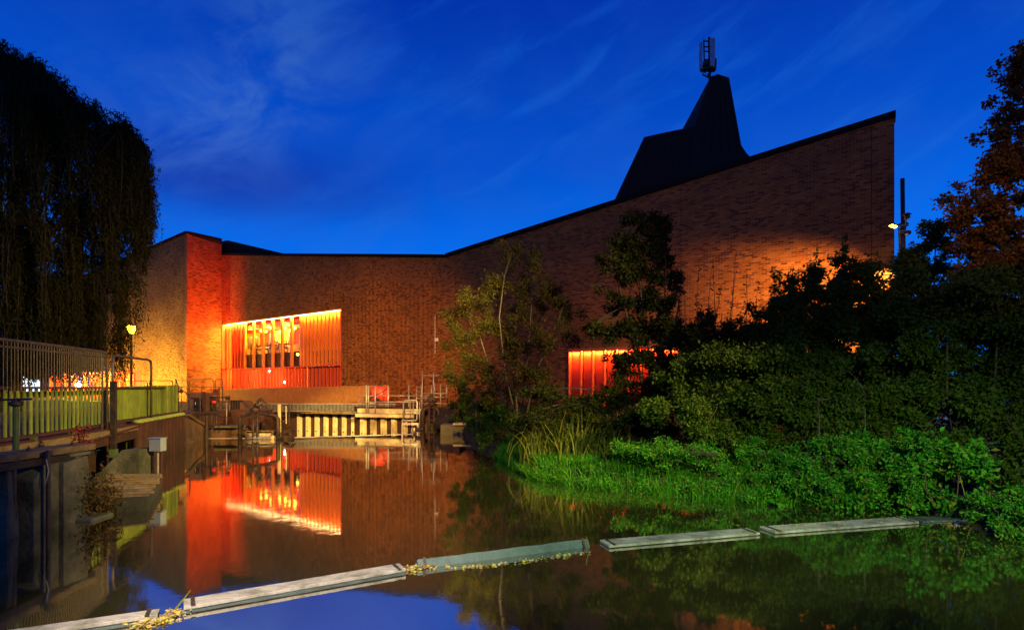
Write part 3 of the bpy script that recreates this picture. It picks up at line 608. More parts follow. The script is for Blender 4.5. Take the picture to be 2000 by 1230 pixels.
for y in (81, 92, 101, 117): part('rung', MB().tube([px(1374.5,y,ad), px(1386,y,ad)], .03, 6), M['black_steel'], an)
for (x0_, x1_, y0_, y1_, dd) in ((1366,1371.5,84,133,26.3),(1387,1396,76,128,26.1)):
    a, b = px(x0_,y0_,dd), px(x1_,y1_+3,dd); part('panel_antenna', MB().box(((a.x+b.x)/2,dd,(a.z+b.z)/2), (b.x-a.x,.14,a.z-b.z)), M['antenna'], an, bevel=.02)
bx = MB()
for (x, y, sx_, sz_) in ((1383,126,.42,.34),(1392,124,.28,.32),(1379,134,.5,.2),(1391,134,.3,.22)):
    bx.box(px(x,y,ad-.1), (sx_,.25,sz_))
part('radio_unit', bx, M['black_steel'], an)
cb = MB()
for x in (1369,1373,1379,1390,1395): cb.tube([px(x,128,ad-.1), px(x+random.uniform(-2,2),137,ad-.15), px(1377+(x-1380)*.4,147,ad-.1), px(1384,153,ad)], .022, 5)
part('cable', cb, M['black_steel'], an)
# ------------------------------------------------------------------ left: footbridge, fence, rails, piers
fl = [(-8.55,6.2),(-8.8,8.4),(-8.92,9.8),(-9.14,11.1),(-9.68,13.3),(-10.08,14.5),(-10.65,16.7),(-11.15,18.7),(-11.4,19.6)]
def poly_at(pl, s):
    for a, b in zip(pl[:-1], pl[1:]):
        a, b = Vector(a), Vector(b); L = (b-a).length
        if s <= L or (b-Vector(pl[-1])).length < 1e-6: return a+(b-a)*(s/L), (b-a).normalized()
        s -= L
def poly_s(pl, x):                                   # arc length where photo column x meets the line
    s = 0; r = (x-HX)/F
    for a, b in zip(pl[:-1], pl[1:]):
        a, b = Vector(a), Vector(b); u = (b-a); t = (r*a.y-a.x)/(u.x-r*u.y)
        if -1e-6 <= t <= 1+1e-6: return s+t*u.length
        s += u.length
    return s
FL = sum((Vector(b)-Vector(a)).length for a, b in zip(fl[:-1], fl[1:]))
def flp(s, off, z):                                  # off > 0: towards the river
    p, u = poly_at(fl, s); n = Vector((u.y, -u.x)); q = p+n*off; return Vector((q.x, q.y, z))
zbot = lambda s: 1.13+.14*min(1, s/FL)
fence = thing('timber_fence', 'green stained timber fence of upright slats along the footbridge on the left bank', 'fence', flp(3,0,1.1))
sA = poly_s(fl, 226); pitch = .166
sme = MB().box((0,0,0), (.066,.024,.86)).mesh('slat'); sme.materials.append(M['slat'])
s = .1
while s < sA:
    p, u = poly_at(fl, s); o = bpy.data.objects.new('slat', sme); C.objects.link(o); o.parent = fence
    o.location = flp(s, random.uniform(-.004,.004), zbot(s)+.43+.005)-fence.location; o.rotation_euler = (random.uniform(-.012,.012), random.uniform(-.008,.008), math.atan2(u.y,u.x)+random.uniform(-.03,.03)); s += pitch*random.uniform(.97,1.03)
xsB = [228,240,257,271,278,284,292,299,306,312.5,319,325,331,337,342,347]
for a, b in zip(xsB[:-1], xsB[1:]):
    a, b = poly_s(fl,a), poly_s(fl,b); m_ = (a+b)/2; p, u = poly_at(fl, m_)
    part('board', MB().box(flp(m_,random.uniform(-.012,.012),zbot(m_)+.44), (b-a-.045,.045,.86+random.uniform(-.02,.02)), math.atan2(u.y,u.x)), M['slat'], fence)
def rail(s0, s1, off, w_, h, zf, n=10, step=None):
    mb = MB(); n_ = max(2, int((s1-s0)/.8)+1); ss = [s0+(s1-s0)*i/(n_-1) for i in range(n_)]
    rings = []
    for s_ in ss:
        for (dy, dz) in ((-w_/2,-h/2),(w_/2,-h/2),(w_/2,h/2),(-w_/2,h/2)): rings.append(flp(s_, off+dy, zf(s_)+dz))
    fs = [(3,2,1,0), tuple(4*(n_-1)+k for k in range(4))]+[(4*i+k,4*i+(k+1)%4,4*i+4+(k+1)%4,4*i+4+k) for i in range(n_-1) for k in range(4)]
    return mb.add(rings, fs)
part('top_rail', rail(0, poly_s(fl,318), .02, .16, .045, lambda s: 2.05), M['rail_timber'], fence)
part('back_rail', rail(0, FL, -.065, .05, .10, lambda s: 1.93), M['rail_timber'], fence)
part('bottom_rail', rail(0, FL, .01, .10, .055, lambda s: zbot(s)-.03), M['rail_timber'], fence)
for x in (54, 130, 203, 262, 318, 346):
    s_ = poly_s(fl, x); part('post', MB().box(flp(s_, -.13 if x > 210 else .10, 1.15 if x > 210 else .82), (.09,.09,1.8 if x > 210 else .62), .2), M['green_post'], fence)
bridge = thing('footbridge', 'low timber footbridge deck on beams running beneath the green slatted fence', 'bridge', flp(4,-.5,1.0))
dk = MB(); n_ = 14
top = [flp(FL*i/n_, .14, 1.09) for i in range(n_+1)]
for i in range(n_):
    a, b = top[i], top[i+1]; dk.hexa([(a.x,a.y,1.02),(b.x,b.y,1.02),(b.x-2.6,b.y,1.02),(a.x-2.6,a.y,1.02),(a.x,a.y,1.085),(b.x,b.y,1.085),(b.x-2.6,b.y,1.085),(a.x-2.6,a.y,1.085)])
part('deck', dk, M['rail_timber'], bridge)
part('edge_beam', rail(0, poly_s(fl,262), .17, .06, .13, lambda s: .985), M['beam_timber'], bridge)
part('lower_beam', rail(0, poly_s(fl,330), .10, .14, .20, lambda s: .80), M['pile_red'], bridge)
part('pipe', MB().tube([flp(FL*i/16, .22, .90+.012*i-.10*math.sin(math.pi*min(1,i/11))) for i in range(12)], .025, 6), M['rail_timber'], bridge)
part('pipe', MB().tube([flp(FL*i/16, .24, .86-.02*i*.2) for i in range(6)], .022, 6), M['black_steel'], bridge)
for s_ in (1.2, 3.2, 5.4, 7.6): part('trestle_post', MB().box(flp(s_,-.1,.1), (.22,.22,1.75), .2), M['pile_red'], bridge)
# sheet piles under the far end of the fence
pw = thing('rusty_pile_wall', 'rusty brown sheet piles with green caps under the far end of the slatted fence', 'pile wall', flp(poly_s(fl,300),.2,0))
for i, x in enumerate([257,269,279,288,296,304,312,319,326,333,339,344]):
    s_ = poly_s(fl, x); c = flp(s_, .16, 0); r_ = .125-.003*i; zt_ = zbot(s_)-.12
    pl_ = part('pile', MB().tube([(c.x,c.y,-.6),(c.x,c.y,zt_)], r_, 10), M['pile_red'], pw, True)
    part('cap', MB().lathe((c.x,c.y,zt_), [(r_+.012,.001),(r_+.015,.05),(r_*.8,.085),(.02,.09)], 10), M['pile_cap'], pl_, True)
# tall barred rail and gate arch on the river side of the fence
tr = thing('barred_railing', 'tall dark railing of thin bars with a rounded end rising above the slatted fence', 'railing', flp(3.4,.12,1.1))
sE = poly_s(fl, 196); zr = lambda s: 2.88-.0*s; so = .14
fr_pts = [flp(.1+(sE-.35)*i/8, so, zr(0)) for i in range(9)]+[flp(sE-.10,so,zr(0)-.03), flp(sE-.02,so,zr(0)-.12), flp(sE,so,zr(0)-.26), flp(sE,so,.55)]
part('frame', MB().tube(fr_pts, .028, 8), M['rail_steel'], tr, True)
part('lower_rail', MB().tube([flp(.1+(sE-.2)*i/8, so, 2.76) for i in range(9)]+[flp(sE-.01,so,2.745)], .02, 6), M['rail_steel'], tr)
part('inner_post', MB().tube([flp(sE-.25,so,2.76), flp(sE-.25,so,1.1)], .02, 6), M['rail_steel'], tr)
bars = MB(); s_ = .12
while s_ < sE-.05: p = flp(s_, so, 0); bars.tube([(p.x,p.y,1.98),(p.x,p.y,zr(0))], .0065, 4, False); s_ += .085
part('bar', bars, M['rail_steel'], tr, stuff=True)
ar = thing('gate_arch', 'bent tube arch standing between the barred railing and the lamp post', 'railing', flp(poly_s(fl,240),.16,1.0))
sa_, sb_ = poly_s(fl,205), poly_s(fl,283)
part('frame', MB().tube([flp(sa_,.16,.45), flp(sa_,.16,2.62), flp(sa_+.03,.16,2.76), flp(sa_+.15,.16,2.83), flp(sb_-.25,.16,2.84), flp(sb_-.06,.16,2.81), flp(sb_,.16,2.70), flp(sb_,.16,.75)], .030, 8), M['rail_steel'], ar, True)
mp_ = thing('mooring_post', 'thick dark upright post in front of the slatted fence below the railing end', 'post', flp(poly_s(fl,199),.24,-.3))
part('shaft', MB().box(flp(poly_s(fl,199),.24,.95), (.11,.11,2.5), .2), M['black_steel'], mp_); part('base_sleeve', MB().box(flp(poly_s(fl,199),.24,.42), (.14,.14,.36), .2), M['green_post'], mp_)
# concrete weir piers, rods and spindle
def block(x0, x1, y0, y1, z0, z1): return MB().hexa([(x0,y0,z0),(x1,y0,z0),(x1,y1,z0),(x0,y1,z0),(x0,y0,z1),(x1,y0,z1),(x1,y1,z1),(x0,y1,z1)])
pr = thing('concrete_pier', 'big weathered concrete pier with a chamfered upper corner at the left edge', 'pier', (-7.1,8.4,0))
pb_ = MB().prism([(-6.80,8.02,-.8),(-6.80,8.02,.72),(-6.80,8.24,1.0),(-6.80,8.9,1.0),(-6.80,8.9,-.8)], (-.75,0,0)); part('shaft', pb_, M['concrete'], pr, bevel=.02)
part('buttress', MB().prism([(-6.72,8.45,-.8),(-6.72,8.45,.92),(-6.76,8.98,.97),(-6.60,8.98,-.8)], (-.12,0,0)), M['concrete'], pr, bevel=.015)
part('cope', block(-7.5,-6.76,8.62,9.05,.985,1.035), M['concrete'], pr, bevel=.01)
pr2 = thing('concrete_pier', 'narrow concrete pier beside the big chamfered one at the left edge', 'pier', (-7.1,7.6,0))
part('shaft', MB().prism([(-6.72,7.50,-.8),(-6.72,7.50,.35),(-6.78,7.60,.55),(-6.82,7.60,1.0),(-6.82,7.74,1.0),(-6.72,7.74,-.8)], (-.7,0,0)), M['concrete'], pr2, bevel=.015)
bm_ = thing('cross_beam', 'heavy dark beam laid across the tops of the concrete piers', 'beam', (-7.0,8.2,1.1))
part('beam', MB().beam((-6.93,6.6,1.11),(-7.05,9.25,1.09),.42,.10), M['beam_timber'], bm_, bevel=.01)
part('flange', MB().beam((-6.85,6.6,1.00),(-6.97,9.2,.98),.30,.10), M['black_steel'], bm_)
for y in (7.3, 8.1, 8.9): part('bolt', MB().lathe((-6.95,y,1.155), [(.03,0),(.03,.025),(.012,.028),(.012,.055)], 8), M['black_steel'], bm_)
for (x, y0, y1, d, lab) in ((28,893,1056,7.70,'thin black rod standing in the water beside the narrow pier'),(94,879,1040,8.12,'black rod standing in the water in front of the chamfered pier')):
    a, b = px(x,y0,d), px(x,y1,d); r_ = thing('sluice_rod', lab, 'rod', (b.x,b.y,-.3), 'sluice rods at the weir piers'); part('shaft', MB().tube([(a.x,a.y,-.5), a], .028, 8), M['black_steel'], r_)
    if x == 94:
        part('cable', MB().tube([a+Vector((0,-.03,-.12)), a+Vector((.05,-.05,-.3)), a+Vector((.02,-.05,-.42)), a+Vector((-.02,-.04,-.5))], .008, 5), M['galv'], r_)
    part('collar', MB().lathe((a.x,a.y,a.z-.04), [(.05,-.03),(.055,0),(.05,.03)], 8), M['black_steel'], r_)
sp = thing('sluice_spindle', 'dark sluice post with a long cross handle in front of the slatted fence', 'sluice gear', px(30,880,8.4))
a = px(31,884,8.4); part('post', MB().tube([(a.x,a.y,1.0),(a.x,a.y,zat(789,8.4))], .040, 8), M['green_post'], sp)
part('gear_head', MB().lathe((a.x,a.y,zat(787,8.4)), [(.05,-.05),(.09,-.03),(.09,.015),(.055,.03),(.055,.05),(.02,.055)], 10), M['black_steel'], sp, True)
part('handle', MB().tube([px(-14,781,8.38), px(62,779,8.38)], .016, 8), M['black_steel'], sp)
part('nut', MB().lathe((a.x,a.y,zat(779,8.4)), [(.035,-.012),(.035,.02)], 6), M['beam_timber'], sp)
lg = thing('stone_ledge', 'low concrete ledge at the waterline at the foot of the chamfered pier', 'ledge', (-6.4,8.9,0))
part('slab', block(-6.85,-6.42,8.62,9.10,-.5,.05), M['moss'], lg, bevel=.03)
for (x, y, r_) in ((-6.62,9.35,.17),(-6.45,9.6,.13),(-6.9,9.5,.2)):
    k = thing('rock', {.17:'grey rock between the ledge and the spiky tufted plant',.13:'smallest rock at the waterline beside the tufted plant',.2:'largest rock below the dark leafy plant on the pier'}[r_], 'rock', (x,y,0), 'rocks by the pier'); mb = MB().lathe((x,y,.02), [(r_*.8,-.15),(r_,0),(r_*.85,r_*.4),(r_*.35,r_*.62),(.01,r_*.64)], 9)
    mb.v = [(v[0]+random.uniform(-.03,.03), v[1]+random.uniform(-.03,.03), v[2]+random.uniform(-.02,.02)) for v in mb.v]; part('stone', mb, M['moss'], k, False)
# slatted apron with meter box
ap_ = thing('slatted_apron', 'concrete apron covered with parallel timber slats sloping to the water below the fence', 'apron', (-7.0,10.3,.2))
q0, q1, q2, q3 = Vector((-6.86,9.05,.24)), Vector((-6.10,9.45,.22)), Vector((-7.25,11.65,.25)), Vector((-8.25,11.5,.27))
part('slab', MB().hexa([(q0.x,q0.y,-.6),(q1.x,q1.y,-.6),(q2.x,q2.y,-.6),(q3.x,q3.y,-.6),q0,q1,q2,q3]), M['gap_shade'], ap_, bevel=.02)
for i in range(10):
    t = (i+.5)/10; a, b = q0.lerp(q3,t), q1.lerp(q2,t); e = (b-a).normalized()*random.uniform(-.02,.07)
    part('slat', MB().beam(a+Vector((0,0,.020))-e*.3, b+Vector((0,0,.018))+e, .10, .035), M['slat_pale'], ap_)
mbx = thing('meter_box', 'grey metal meter box on a thin post at the corner of the slatted apron', 'meter box', px(308,937,12.4))
c = px(308,868,12.4); part('post', MB().tube([(c.x+.0,c.y,-.4),(c.x+.0,c.y,c.z-.1)], .024, 8), M['galv'], mbx); part('post', MB().tube([(c.x+.07,c.y+.02,-.4),(c.x+.07,c.y+.02,c.z-.1)], .02, 8), M['rail_timber'], mbx)
part('box', MB().box(c, (.28,.18,.28), -.1), M['grey_box'], mbx, bevel=.008); part('lid', MB().box(c+Vector((0,-.005,.148)), (.30,.205,.02), -.1), M['grey_box'], mbx); part('latch', MB().box(c+Vector((-.155,0,-.02)), (.03,.05,.05), -.1), M['galv'], mbx)
cbk = thing('concrete_block', 'pale graffitied concrete block in the shadow behind the slatted apron', 'block', (-8.6,12.0,.2)); part('block', MB().prism([(-9.0,11.9,.0),(-8.0,12.1,.0),(-8.0,12.1,.72),(-8.35,12.03,.72)], (0,.5,0)), M['concrete'], cbk, bevel=.02)
# wing wall
ww = thing('wing_wall', 'brown mottled concrete wing wall with a sloping top at the end of the fence', 'wall', (-12,20.5,0))
part('wall', MB().prism([(-11.55,18.55,-.7),(-11.55,18.55,.62),(-11.85,19.9,1.02),(-12.0,20.8,.98),(-12.13,22.3,.50),(-12.13,22.3,-.7)], (-.7,.05,0)), M['earth_concrete'], ww, bevel=.03)
part('cope', MB().tube([(-11.72,19.9,1.07),(-11.9,20.8,1.03),(-12.0,21.4,.82),(-12.08,22.3,.55)], .06, 6), M['beam_timber'], ww)
# lamp post
lx, ld = 256.5, 27.0; lb = px(lx,779,ld); lb.z = GZ
lp = thing('lamp_post', 'black lamp post with a glowing lantern in front of the brick wall', 'lamp post', lb)
lz = zat(643,ld)
part('post', MB().lathe(lb, [(.13,0),(.13,.1),(.09,.2),(.075,.9),(.055,1.0),(.048,lz-GZ-.75),(.06,lz-GZ-.70),(.042,lz-GZ-.62),(.035,lz-GZ-.26)], 10), M['black_steel'], lp, True)
lt = part('lantern', MB().lathe((lb.x,lb.y,lz), [(.06,-.25),(.10,-.22),(.085,-.20)], 8), M['black_steel'], lp)
part('glowing_glass', MB().lathe((lb.x,lb.y,lz), [(.085,-.195),(.155,.0),(.17,.10),(.12,.14)], 8), M['lantern'], lt); part('cap', MB().lathe((lb.x,lb.y,lz), [(.19,.145),(.12,.22),(.05,.30),(.02,.36)], 8), M['black_steel'], lt)
# guard rails on the far bank
def guard(x0, x1, y0, d, lab, mid=True):
    t = thing('guard_rail', lab, 'railing', px((x0+x1)/2,779,d), 'guard rails on the far bank'); t.location.z = GZ
    a, b = px(x0,y0,d), px(x1,y0,d); z = a.z; r_ = .12
    part('frame', MB().tube([(a.x,d,GZ),(a.x,d,z-r_),(a.x+r_*.3,d,z-r_*.3),(a.x+r_,d,z),(b.x-r_,d,z),(b.x-r_*.3,d,z-r_*.3),(b.x,d,z-r_),(b.x,d,GZ)], .022, 6), M['rail_steel'], t, True)
    if mid: part('mid_rail', MB().tube([(a.x,d,zat(755.5,d)),(b.x,d,zat(755.5,d))], .016, 5), M['rail_steel'], t)
    part('mid_post', MB().tube([((a.x+b.x)/2,d,GZ),((a.x+b.x)/2,d,zat(755.5,d) if mid else z)], .016, 5), M['rail_steel'], t)
for x0, x1, y0, d, lab in ((150,182,747,31,'guard rail hoop in front of the lit glazing, leftmost of the row'),(186,237,745,30,'guard rail hoop in front of the lit glazed doors'),(240,288,743.5,29.5,'guard rail hoop around the foot of the lamp post'),(292,337,743,29,'guard rail hoop in front of the yellow lit brickwork'),(342,367,743,28.5,'short guard rail hoop at the left edge of the red pier'),(370,418,740.5,28,'wide guard rail hoop in front of the red lit pier'),(421,435,739.5,28,'narrow guard rail hoop between the pier and the slatted window')):
    guard(x0, x1, y0, d, lab)
hr = thing('handrail', 'sloping dark handrail at the far end of the slatted fence', 'railing', px(356,779,20.5)); part('rail', MB().tube([px(343,741,21), px(349,757,20.6), px(370,772,20.3), px(371,800,20.3)], .025, 6), M['black_steel'], hr); part('post', MB().tube([px(347,757,20.4), px(347,806,20.4)], .04, 6), M['black_steel'], hr)
wlp = thing('bollard_lamp', 'white glowing bollard lamp just above the slatted fence before the glazing', 'lamp', px(153,775,33)); c = px(153,751,33); part('shaft', MB().tube([(c.x,33,GZ),(c.x,33,c.z-.12)], .07, 8), M['black_steel'], wlp); part('globe', MB().lathe(c, [(.06,-.14),(.15,-.07),(.16,.03),(.1,.12),(.02,.15)], 10), M['white_lamp'], wlp, True)
shop = thing('lit_kiosk', 'low kiosk with a bright bluish white window far behind the willow', 'kiosk', px(40,779,64))
x0, x1 = xat(-60,64), xat(80,64); part('wall', block(x0,x1,64.6,69,GZ,5.2), M['dark_panel'], shop); part('roof', block(x0-.4,x1+.4,64.1,69.4,5.21,5.4), M['fascia'], shop)
for a, b, z1 in ((-55,-20,2.9),(-16,18,3.0),(22,47,3.3),(51,76,3.0)): part('window', block(xat(a,64),xat(b,64),64.45,64.58,1.6,z1), M['shop_glow'], shop)

# ------------------------------------------------------------------ middle: cabinet, terrace, sheet piling, sluice gates
cab = thing('equipment_cabinet', 'boarded equipment cabinet with a dark door at the foot of the red pier', 'cabinet', px(383,806,23.6))
for x0, x1, y0, m_ in ((366,400,767,'cabinet'),): part('body', block(xat(x0,23.8),xat(x1,23.8),23.8,24.8,.8,zat(y0,23.8)), M[m_], cab, bevel=.01)
part('door', block(xat(379,23.75),xat(394,23.75),23.74,23.79,.95,zat(778,23.75)), M['dark_void'], cab)
part('corner_post', block(xat(394.5,23.7),xat(399.5,23.7),23.70,23.79,.8,zat(765,23.7)), M['pile_red'], cab); part('handle', MB().tube([px(381.5,785,23.7),px(381.5,790,23.7)], .012, 5), M['galv'], cab)
gf = thing('hoop_barrier', 'dark hoop barrier standing before the equipment cabinet', 'railing', px(380,806,22.6)); part('frame', MB().tube([px(369,812,22.6),px(369,780,22.6),px(371,777,22.6),px(389,777,22.6),px(391,780,22.6),px(391,808,22.6)], .03, 6), M['black_steel'], gf)
# low dark railing on the wing wall, and walkway clutter to its right
lr = thing('low_railing', 'low curved dark railing above the lit gap right of the wing wall', 'railing', px(410,826,22.0))
part('top_rail', MB().tube([px(378,824,22),px(384,812,22),px(392,808.5,22),px(424,808.5,22),px(434,813,22),px(441,814,22)], .05, 6), M['black_steel'], lr)
for x in (391, 404, 413.5, 423): part('post', MB().tube([px(x,810,22),px(x,826 if x != 404 else 872,22)], .035 if x != 404 else .05, 6), M['black_steel'], lr)
sl_ = thing('canal_side_wall', 'low brown stone wall between the wing wall and the sluice frame', 'wall', px(430,850,23.2)); part('wall', block(xat(403,23.4),xat(468,23.4),23.2,24.6,-.6,.42), M['earth_concrete'], sl_, bevel=.03)
part('ledge', block(xat(420,23),xat(466,23),22.9,23.6,.42,.50), M['moss'], sl_)
ys = thing('pale_coping', 'yellow lit concrete coping behind the low curved railing', 'coping', px(415,825,24)); part('slab', block(xat(382,24.6),xat(446,24.6),24.6,25.4,.3,.62), M['pile'], ys, bevel=.02)
rw_ = thing('rough_stone_sill', 'rough stone sill behind the left side of the sluice frame', 'sill', px(465,812,25.2)); part('sill', block(xat(426,25),xat(500,25),25.0,25.8,.55,1.0), M['earth_concrete'], rw_, bevel=.03)
tk = thing('tank_box', 'dark boarded tank with sloping end left of the sluice gear', 'tank', px(462,805,25.5)); part('body', MB().prism([px(450,806,26.2),px(474,806,26.2),px(480,800,26.2),px(474,782.5,26.2),px(450,782.5,26.2)], (0,.9,0)), M['cabinet'], tk)
for x in (452, 457, 462, 467): part('board', MB().beam(px(x,784,26.17),px(x,805,26.17),.07,.04,(0,1,0)), M['dark_void'], tk)
part('handrail', MB().tube([px(446,782,26.1),px(474,782,26.1),px(482,790,26.1),px(492,790,26.1)], .025, 6), M['rail_steel'], tk)
vp = thing('valve_pipes', 'cluster of valves and pale pipes with a red handwheel right of the cabinet', 'pipework', px(425,806,24.2))
for x, y0, y1, r_, m_ in ((402,777,812,.05,'pile_cap'),(408,776,806,.035,'black_steel'),(414,776,806,.06,'black_steel'),(422,777,805,.03,'rail_steel'),(431,786,808,.04,'rail_steel'),(442.5,784,845,.035,'galv'),(448,783,810,.05,'rail_steel')):
    part('pipe', MB().tube([px(x,y0,24.2),px(x,y1,24.2)], r_, 8), M[m_], vp, True)
part('pipe', MB().tube([px(400,775.5,24.2),px(440,776,24.2)], .03, 6), M['rail_steel'], vp); part('pipe', MB().tube([px(415,784,24.1),px(447,784,24.1)], .03, 6), M['rail_steel'], vp)
part('handwheel', MB().lathe(px(418,773,24.1), [(.14,-.02),(.15,.0),(.14,.02)], 12), M['orange_plastic'], vp); part('valve', MB().lathe(px(418,785,24.0), [(.08,-.06),(.10,0),(.08,.06)], 10), M['orange_plastic'], vp)
part('control_box', block(xat(441,24),xat(446,24),23.95,24.15,zat(781,24),zat(773.5,24)), M['black_steel'], vp)
# bronze slatted balustrade under the big window
bl = thing('slatted_balustrade', 'long balustrade of thin bronze uprights below the big red window', 'balustrade', wp(W3,5,.6,GZ))
s0, s1 = sx(W3,424), sx(W3,772); bars = MB(); s_ = max(s0,.1); zt_ = lambda s: 1.90+.19*s/14.5
while s_ < s1:
    wbox(bars,W3,s_,s_+.055,.58,.66,GZ-.1,zt_(s_)); s_ += .118
part('bar', bars, M['bronze'], bl, stuff=True)
hrl = MB(); hrl.beam(wp(W3,max(s0,.1),.62,zt_(s0)+.02), wp(W3,s1,.62,zt_(s1)+.02), .05, .045); part('handrail', hrl, M['bronze'], bl)
part('backing_screen', wbox(MB(),W3,max(s0,.1),sx(W3,668),.50,.53,GZ-.05,1.86), M['bronze'], bl)
ms = thing('mesh_fence', 'low grey fence of fine vertical wires on the terrace edge behind the sheet piling', 'fence', px(630,803,30.4))
mw = MB(); x = xat(498,30.4)
while x < xat(772,30.4): mw.box((x,30.4,zat(795.5,30.4)), (.024,.03,.42)); x += .074
part('wire', mw, M['galv'], ms, stuff=True)
for y in (788.3, 803): part('rail', MB().beam(px(497,y,30.4),px(773,y,30.4),.05,.035), M['galv'], ms)
part('backing', MB().beam(px(498,796,30.48),px(772,796,30.48),.02,.36), M['dark_void'], ms)
rbm = thing('red_beam', 'plain dark red steel beam spanning the culvert between sluice frame and sheet piling', 'beam', px(525,812,32.6)); part('beam', MB().beam(px(455,806.8,32.6),px(586,806.8,32.6),.3,.18), M['red_wall'], rbm)
cul = thing('culvert_gate', 'dark boarded culvert opening behind the sluice frame', 'culvert', px(530,855,33))
for i in range(14): x = 474+8*i; part('board', MB().beam(px(x+4,811,33),px(x+4,862,33),0.235,.06+.02*(i%2),(0,1,0)), M['dark_void'], cul)
sh1 = thing('sheet_piling', 'cream sheet pile wall partly in shadow below the terrace, nearest the culvert', 'sheet piling', px(640,845,31))
def piling(t, P0, P1, n_, zt_, wf=.5):
    d = P1-P0; L = d.length; u = d.normalized(); nn = Vector((u.y,-u.x,0)); w_ = L/n_; dep = .25
    prof = [(0,0),(.30,0),(.40,dep),(.88,dep),(1.0,0)]
    for i in range(n_):
        vs = [P0+u*(w_*(i+a))-nn*b for a, b in prof]
        mb = MB(); m_ = len(vs); mb.add([Vector((v.x,v.y,-1.6)) for v in vs]+[Vector((v.x,v.y,zt_)) for v in vs]+[Vector((v.x,v.y,-1.6))-nn*.012 for v in vs]+[Vector((v.x,v.y,zt_))-nn*.012 for v in vs],
            [(k,k+1,m_+k+1,m_+k) for k in range(m_-1)]+[(2*m_+k,3*m_+k,3*m_+k+1,2*m_+k+1) for k in range(m_-1)]+[(m_+k,m_+k+1,3*m_+k+1,3*m_+k) for k in range(m_-1)])
        part('pile', mb, M['pile'], t)
        bh = P0+u*(w_*(i+.18))+nn*.004; part('lifting_hole', MB().tube([Vector((bh.x,bh.y,-.35)),Vector((bh.x,bh.y,-.35))+nn*.012], .04, 8), M['dark_void'], t)
        if i % 2: bh = P0+u*(w_*(i+.14))+nn*.004; part('bolt', MB().tube([Vector((bh.x,bh.y,-.1)),Vector((bh.x,bh.y,-.1))+nn*.014], .022, 6), M['rail_timber'], t)
piling(sh1, Vector((xat(580,31.5),31.5,0)), Vector((xat(704,30.2),30.2,0)), 7, .66)
part('capping', MB().beam((xat(576,31.35),31.35,.73),(xat(704,30.05),30.05,.73),.9,.15), M['beam_timber'], sh1)
sh2 = thing('sheet_piling', 'fully lit cream sheet pile wall with a thick yellow waling beam under the railings', 'sheet piling', px(750,845,29.2))
piling(sh2, Vector((xat(703,29.6),29.6,0)), Vector((xat(806,28.5),28.5,0)), 5, .50)
part('waling', MB().beam((xat(697,29.35),29.35,.62),(xat(806,28.35),28.35,.62),.36,.18), M['pile'], sh2, bevel=.03)
part('capping', MB().beam((xat(701,29.75),29.75,.84),(xat(828,28.7),28.7,.84),.34,.24), M['pile'], sh2, bevel=.01)
# walkway railing above the piling
wr = thing('walkway_railing', 'pale galvanised railing above the lit sheet piling', 'railing', px(760,806,29.3))
for x, y0 in ((715.5,752),(719.5,753),(733,754),(758,753),(798.5,751),(814,754)):
    part('post', MB().tube([px(x,809,29.3),px(x,y0,29.3)], .038, 8), M['galv'], wr, True)
for y in (773, 784.8): part('rail', MB().tube([px(698,y,29.3),px(838,y-.5,29.3)], .032, 8), M['galv'], wr, True)
bar = thing('orange_container', 'bright orange red plastic tank behind the walkway railing', 'container', px(745,800,30.9))
part('tank', MB().lathe(px(743,769,30.9), [(.46,-.50),(.55,-.44),(.57,.0),(.55,.34),(.36,.42),(.1,.45)], 14), M['orange_plastic'], bar, True); part('band', MB().lathe(px(743,772,30.9), [(.575,-.035),(.595,0),(.575,.035)], 14), M['orange_plastic'], bar)
part('lid', MB().lathe(px(743,752,30.9), [(.14,-.05),(.14,.03),(.05,.05)], 10), M['black_steel'], bar); part('tap', MB().box(px(738,779,30.3), (.14,.12,.10)), M['black_steel'], bar); part('strap', MB().tube([px(725,776,30.3),px(745,766,30.3),px(762,754,30.35)], .02, 5), M['black_steel'], bar)
cr = thing('grey_crate', 'small pale utility crate at the foot of the orange tank', 'crate', px(728,803,29.9)); part('body', block(xat(720.5,29.9),xat(733,29.9),29.9,30.3,1.05,zat(785,29.9)), M['galv'], cr, bevel=.02); part('lid', block(xat(720,29.87),xat(733.5,29.87),29.87,30.32,zat(785,29.9),zat(784,29.9)), M['grey_box'], cr)
# ladder cage and platform by the second gate
lc = thing('ladder_cage', 'pale tubular ladder cage hung over the sheet piling beside the second sluice gate', 'ladder', px(800,826,27.6))
part('frame', MB().tube([px(788,818,27.6),px(788,784,27.6),px(790.5,781.5,27.6),px(812,781.5,27.6),px(814.5,784,27.6),px(814.5,818,27.6),px(812,821,27.6),px(790,821,27.6),px(788,818,27.6)], .04, 8), M['galv'], lc, True)
for y in (802,): part('rung', MB().tube([px(788,y,27.6),px(814.5,y,27.6)], .025, 6), M['galv'], lc)
for x in (801, 807): part('upright', MB().tube([px(x,784,27.62),px(x,816,27.62)], .022, 6), M['galv'], lc)
pt = thing('gate_platform', 'boxy steel platform frame at the waterline under the ladder cage', 'platform', px(801,852,25.0))
for y in (827.5, 850): part('beam', MB().beam(px(785,y,25.0),px(818,y,25.0),.10,.09), M['galv'], pt)
for x in (786, 816): part('beam', MB().beam(px(x,829,25.0),px(x,849,25.0),.08,.08,(0,1,0)), M['galv'], pt)
part('motor', MB().tube([px(806,840,24.9),px(822,838.5,24.9)], .09, 8), M['black_steel'], pt); part('flange', MB().tube([px(808,839.5,24.88),px(811,839.3,24.88)], .12, 8), M['galv'], pt)
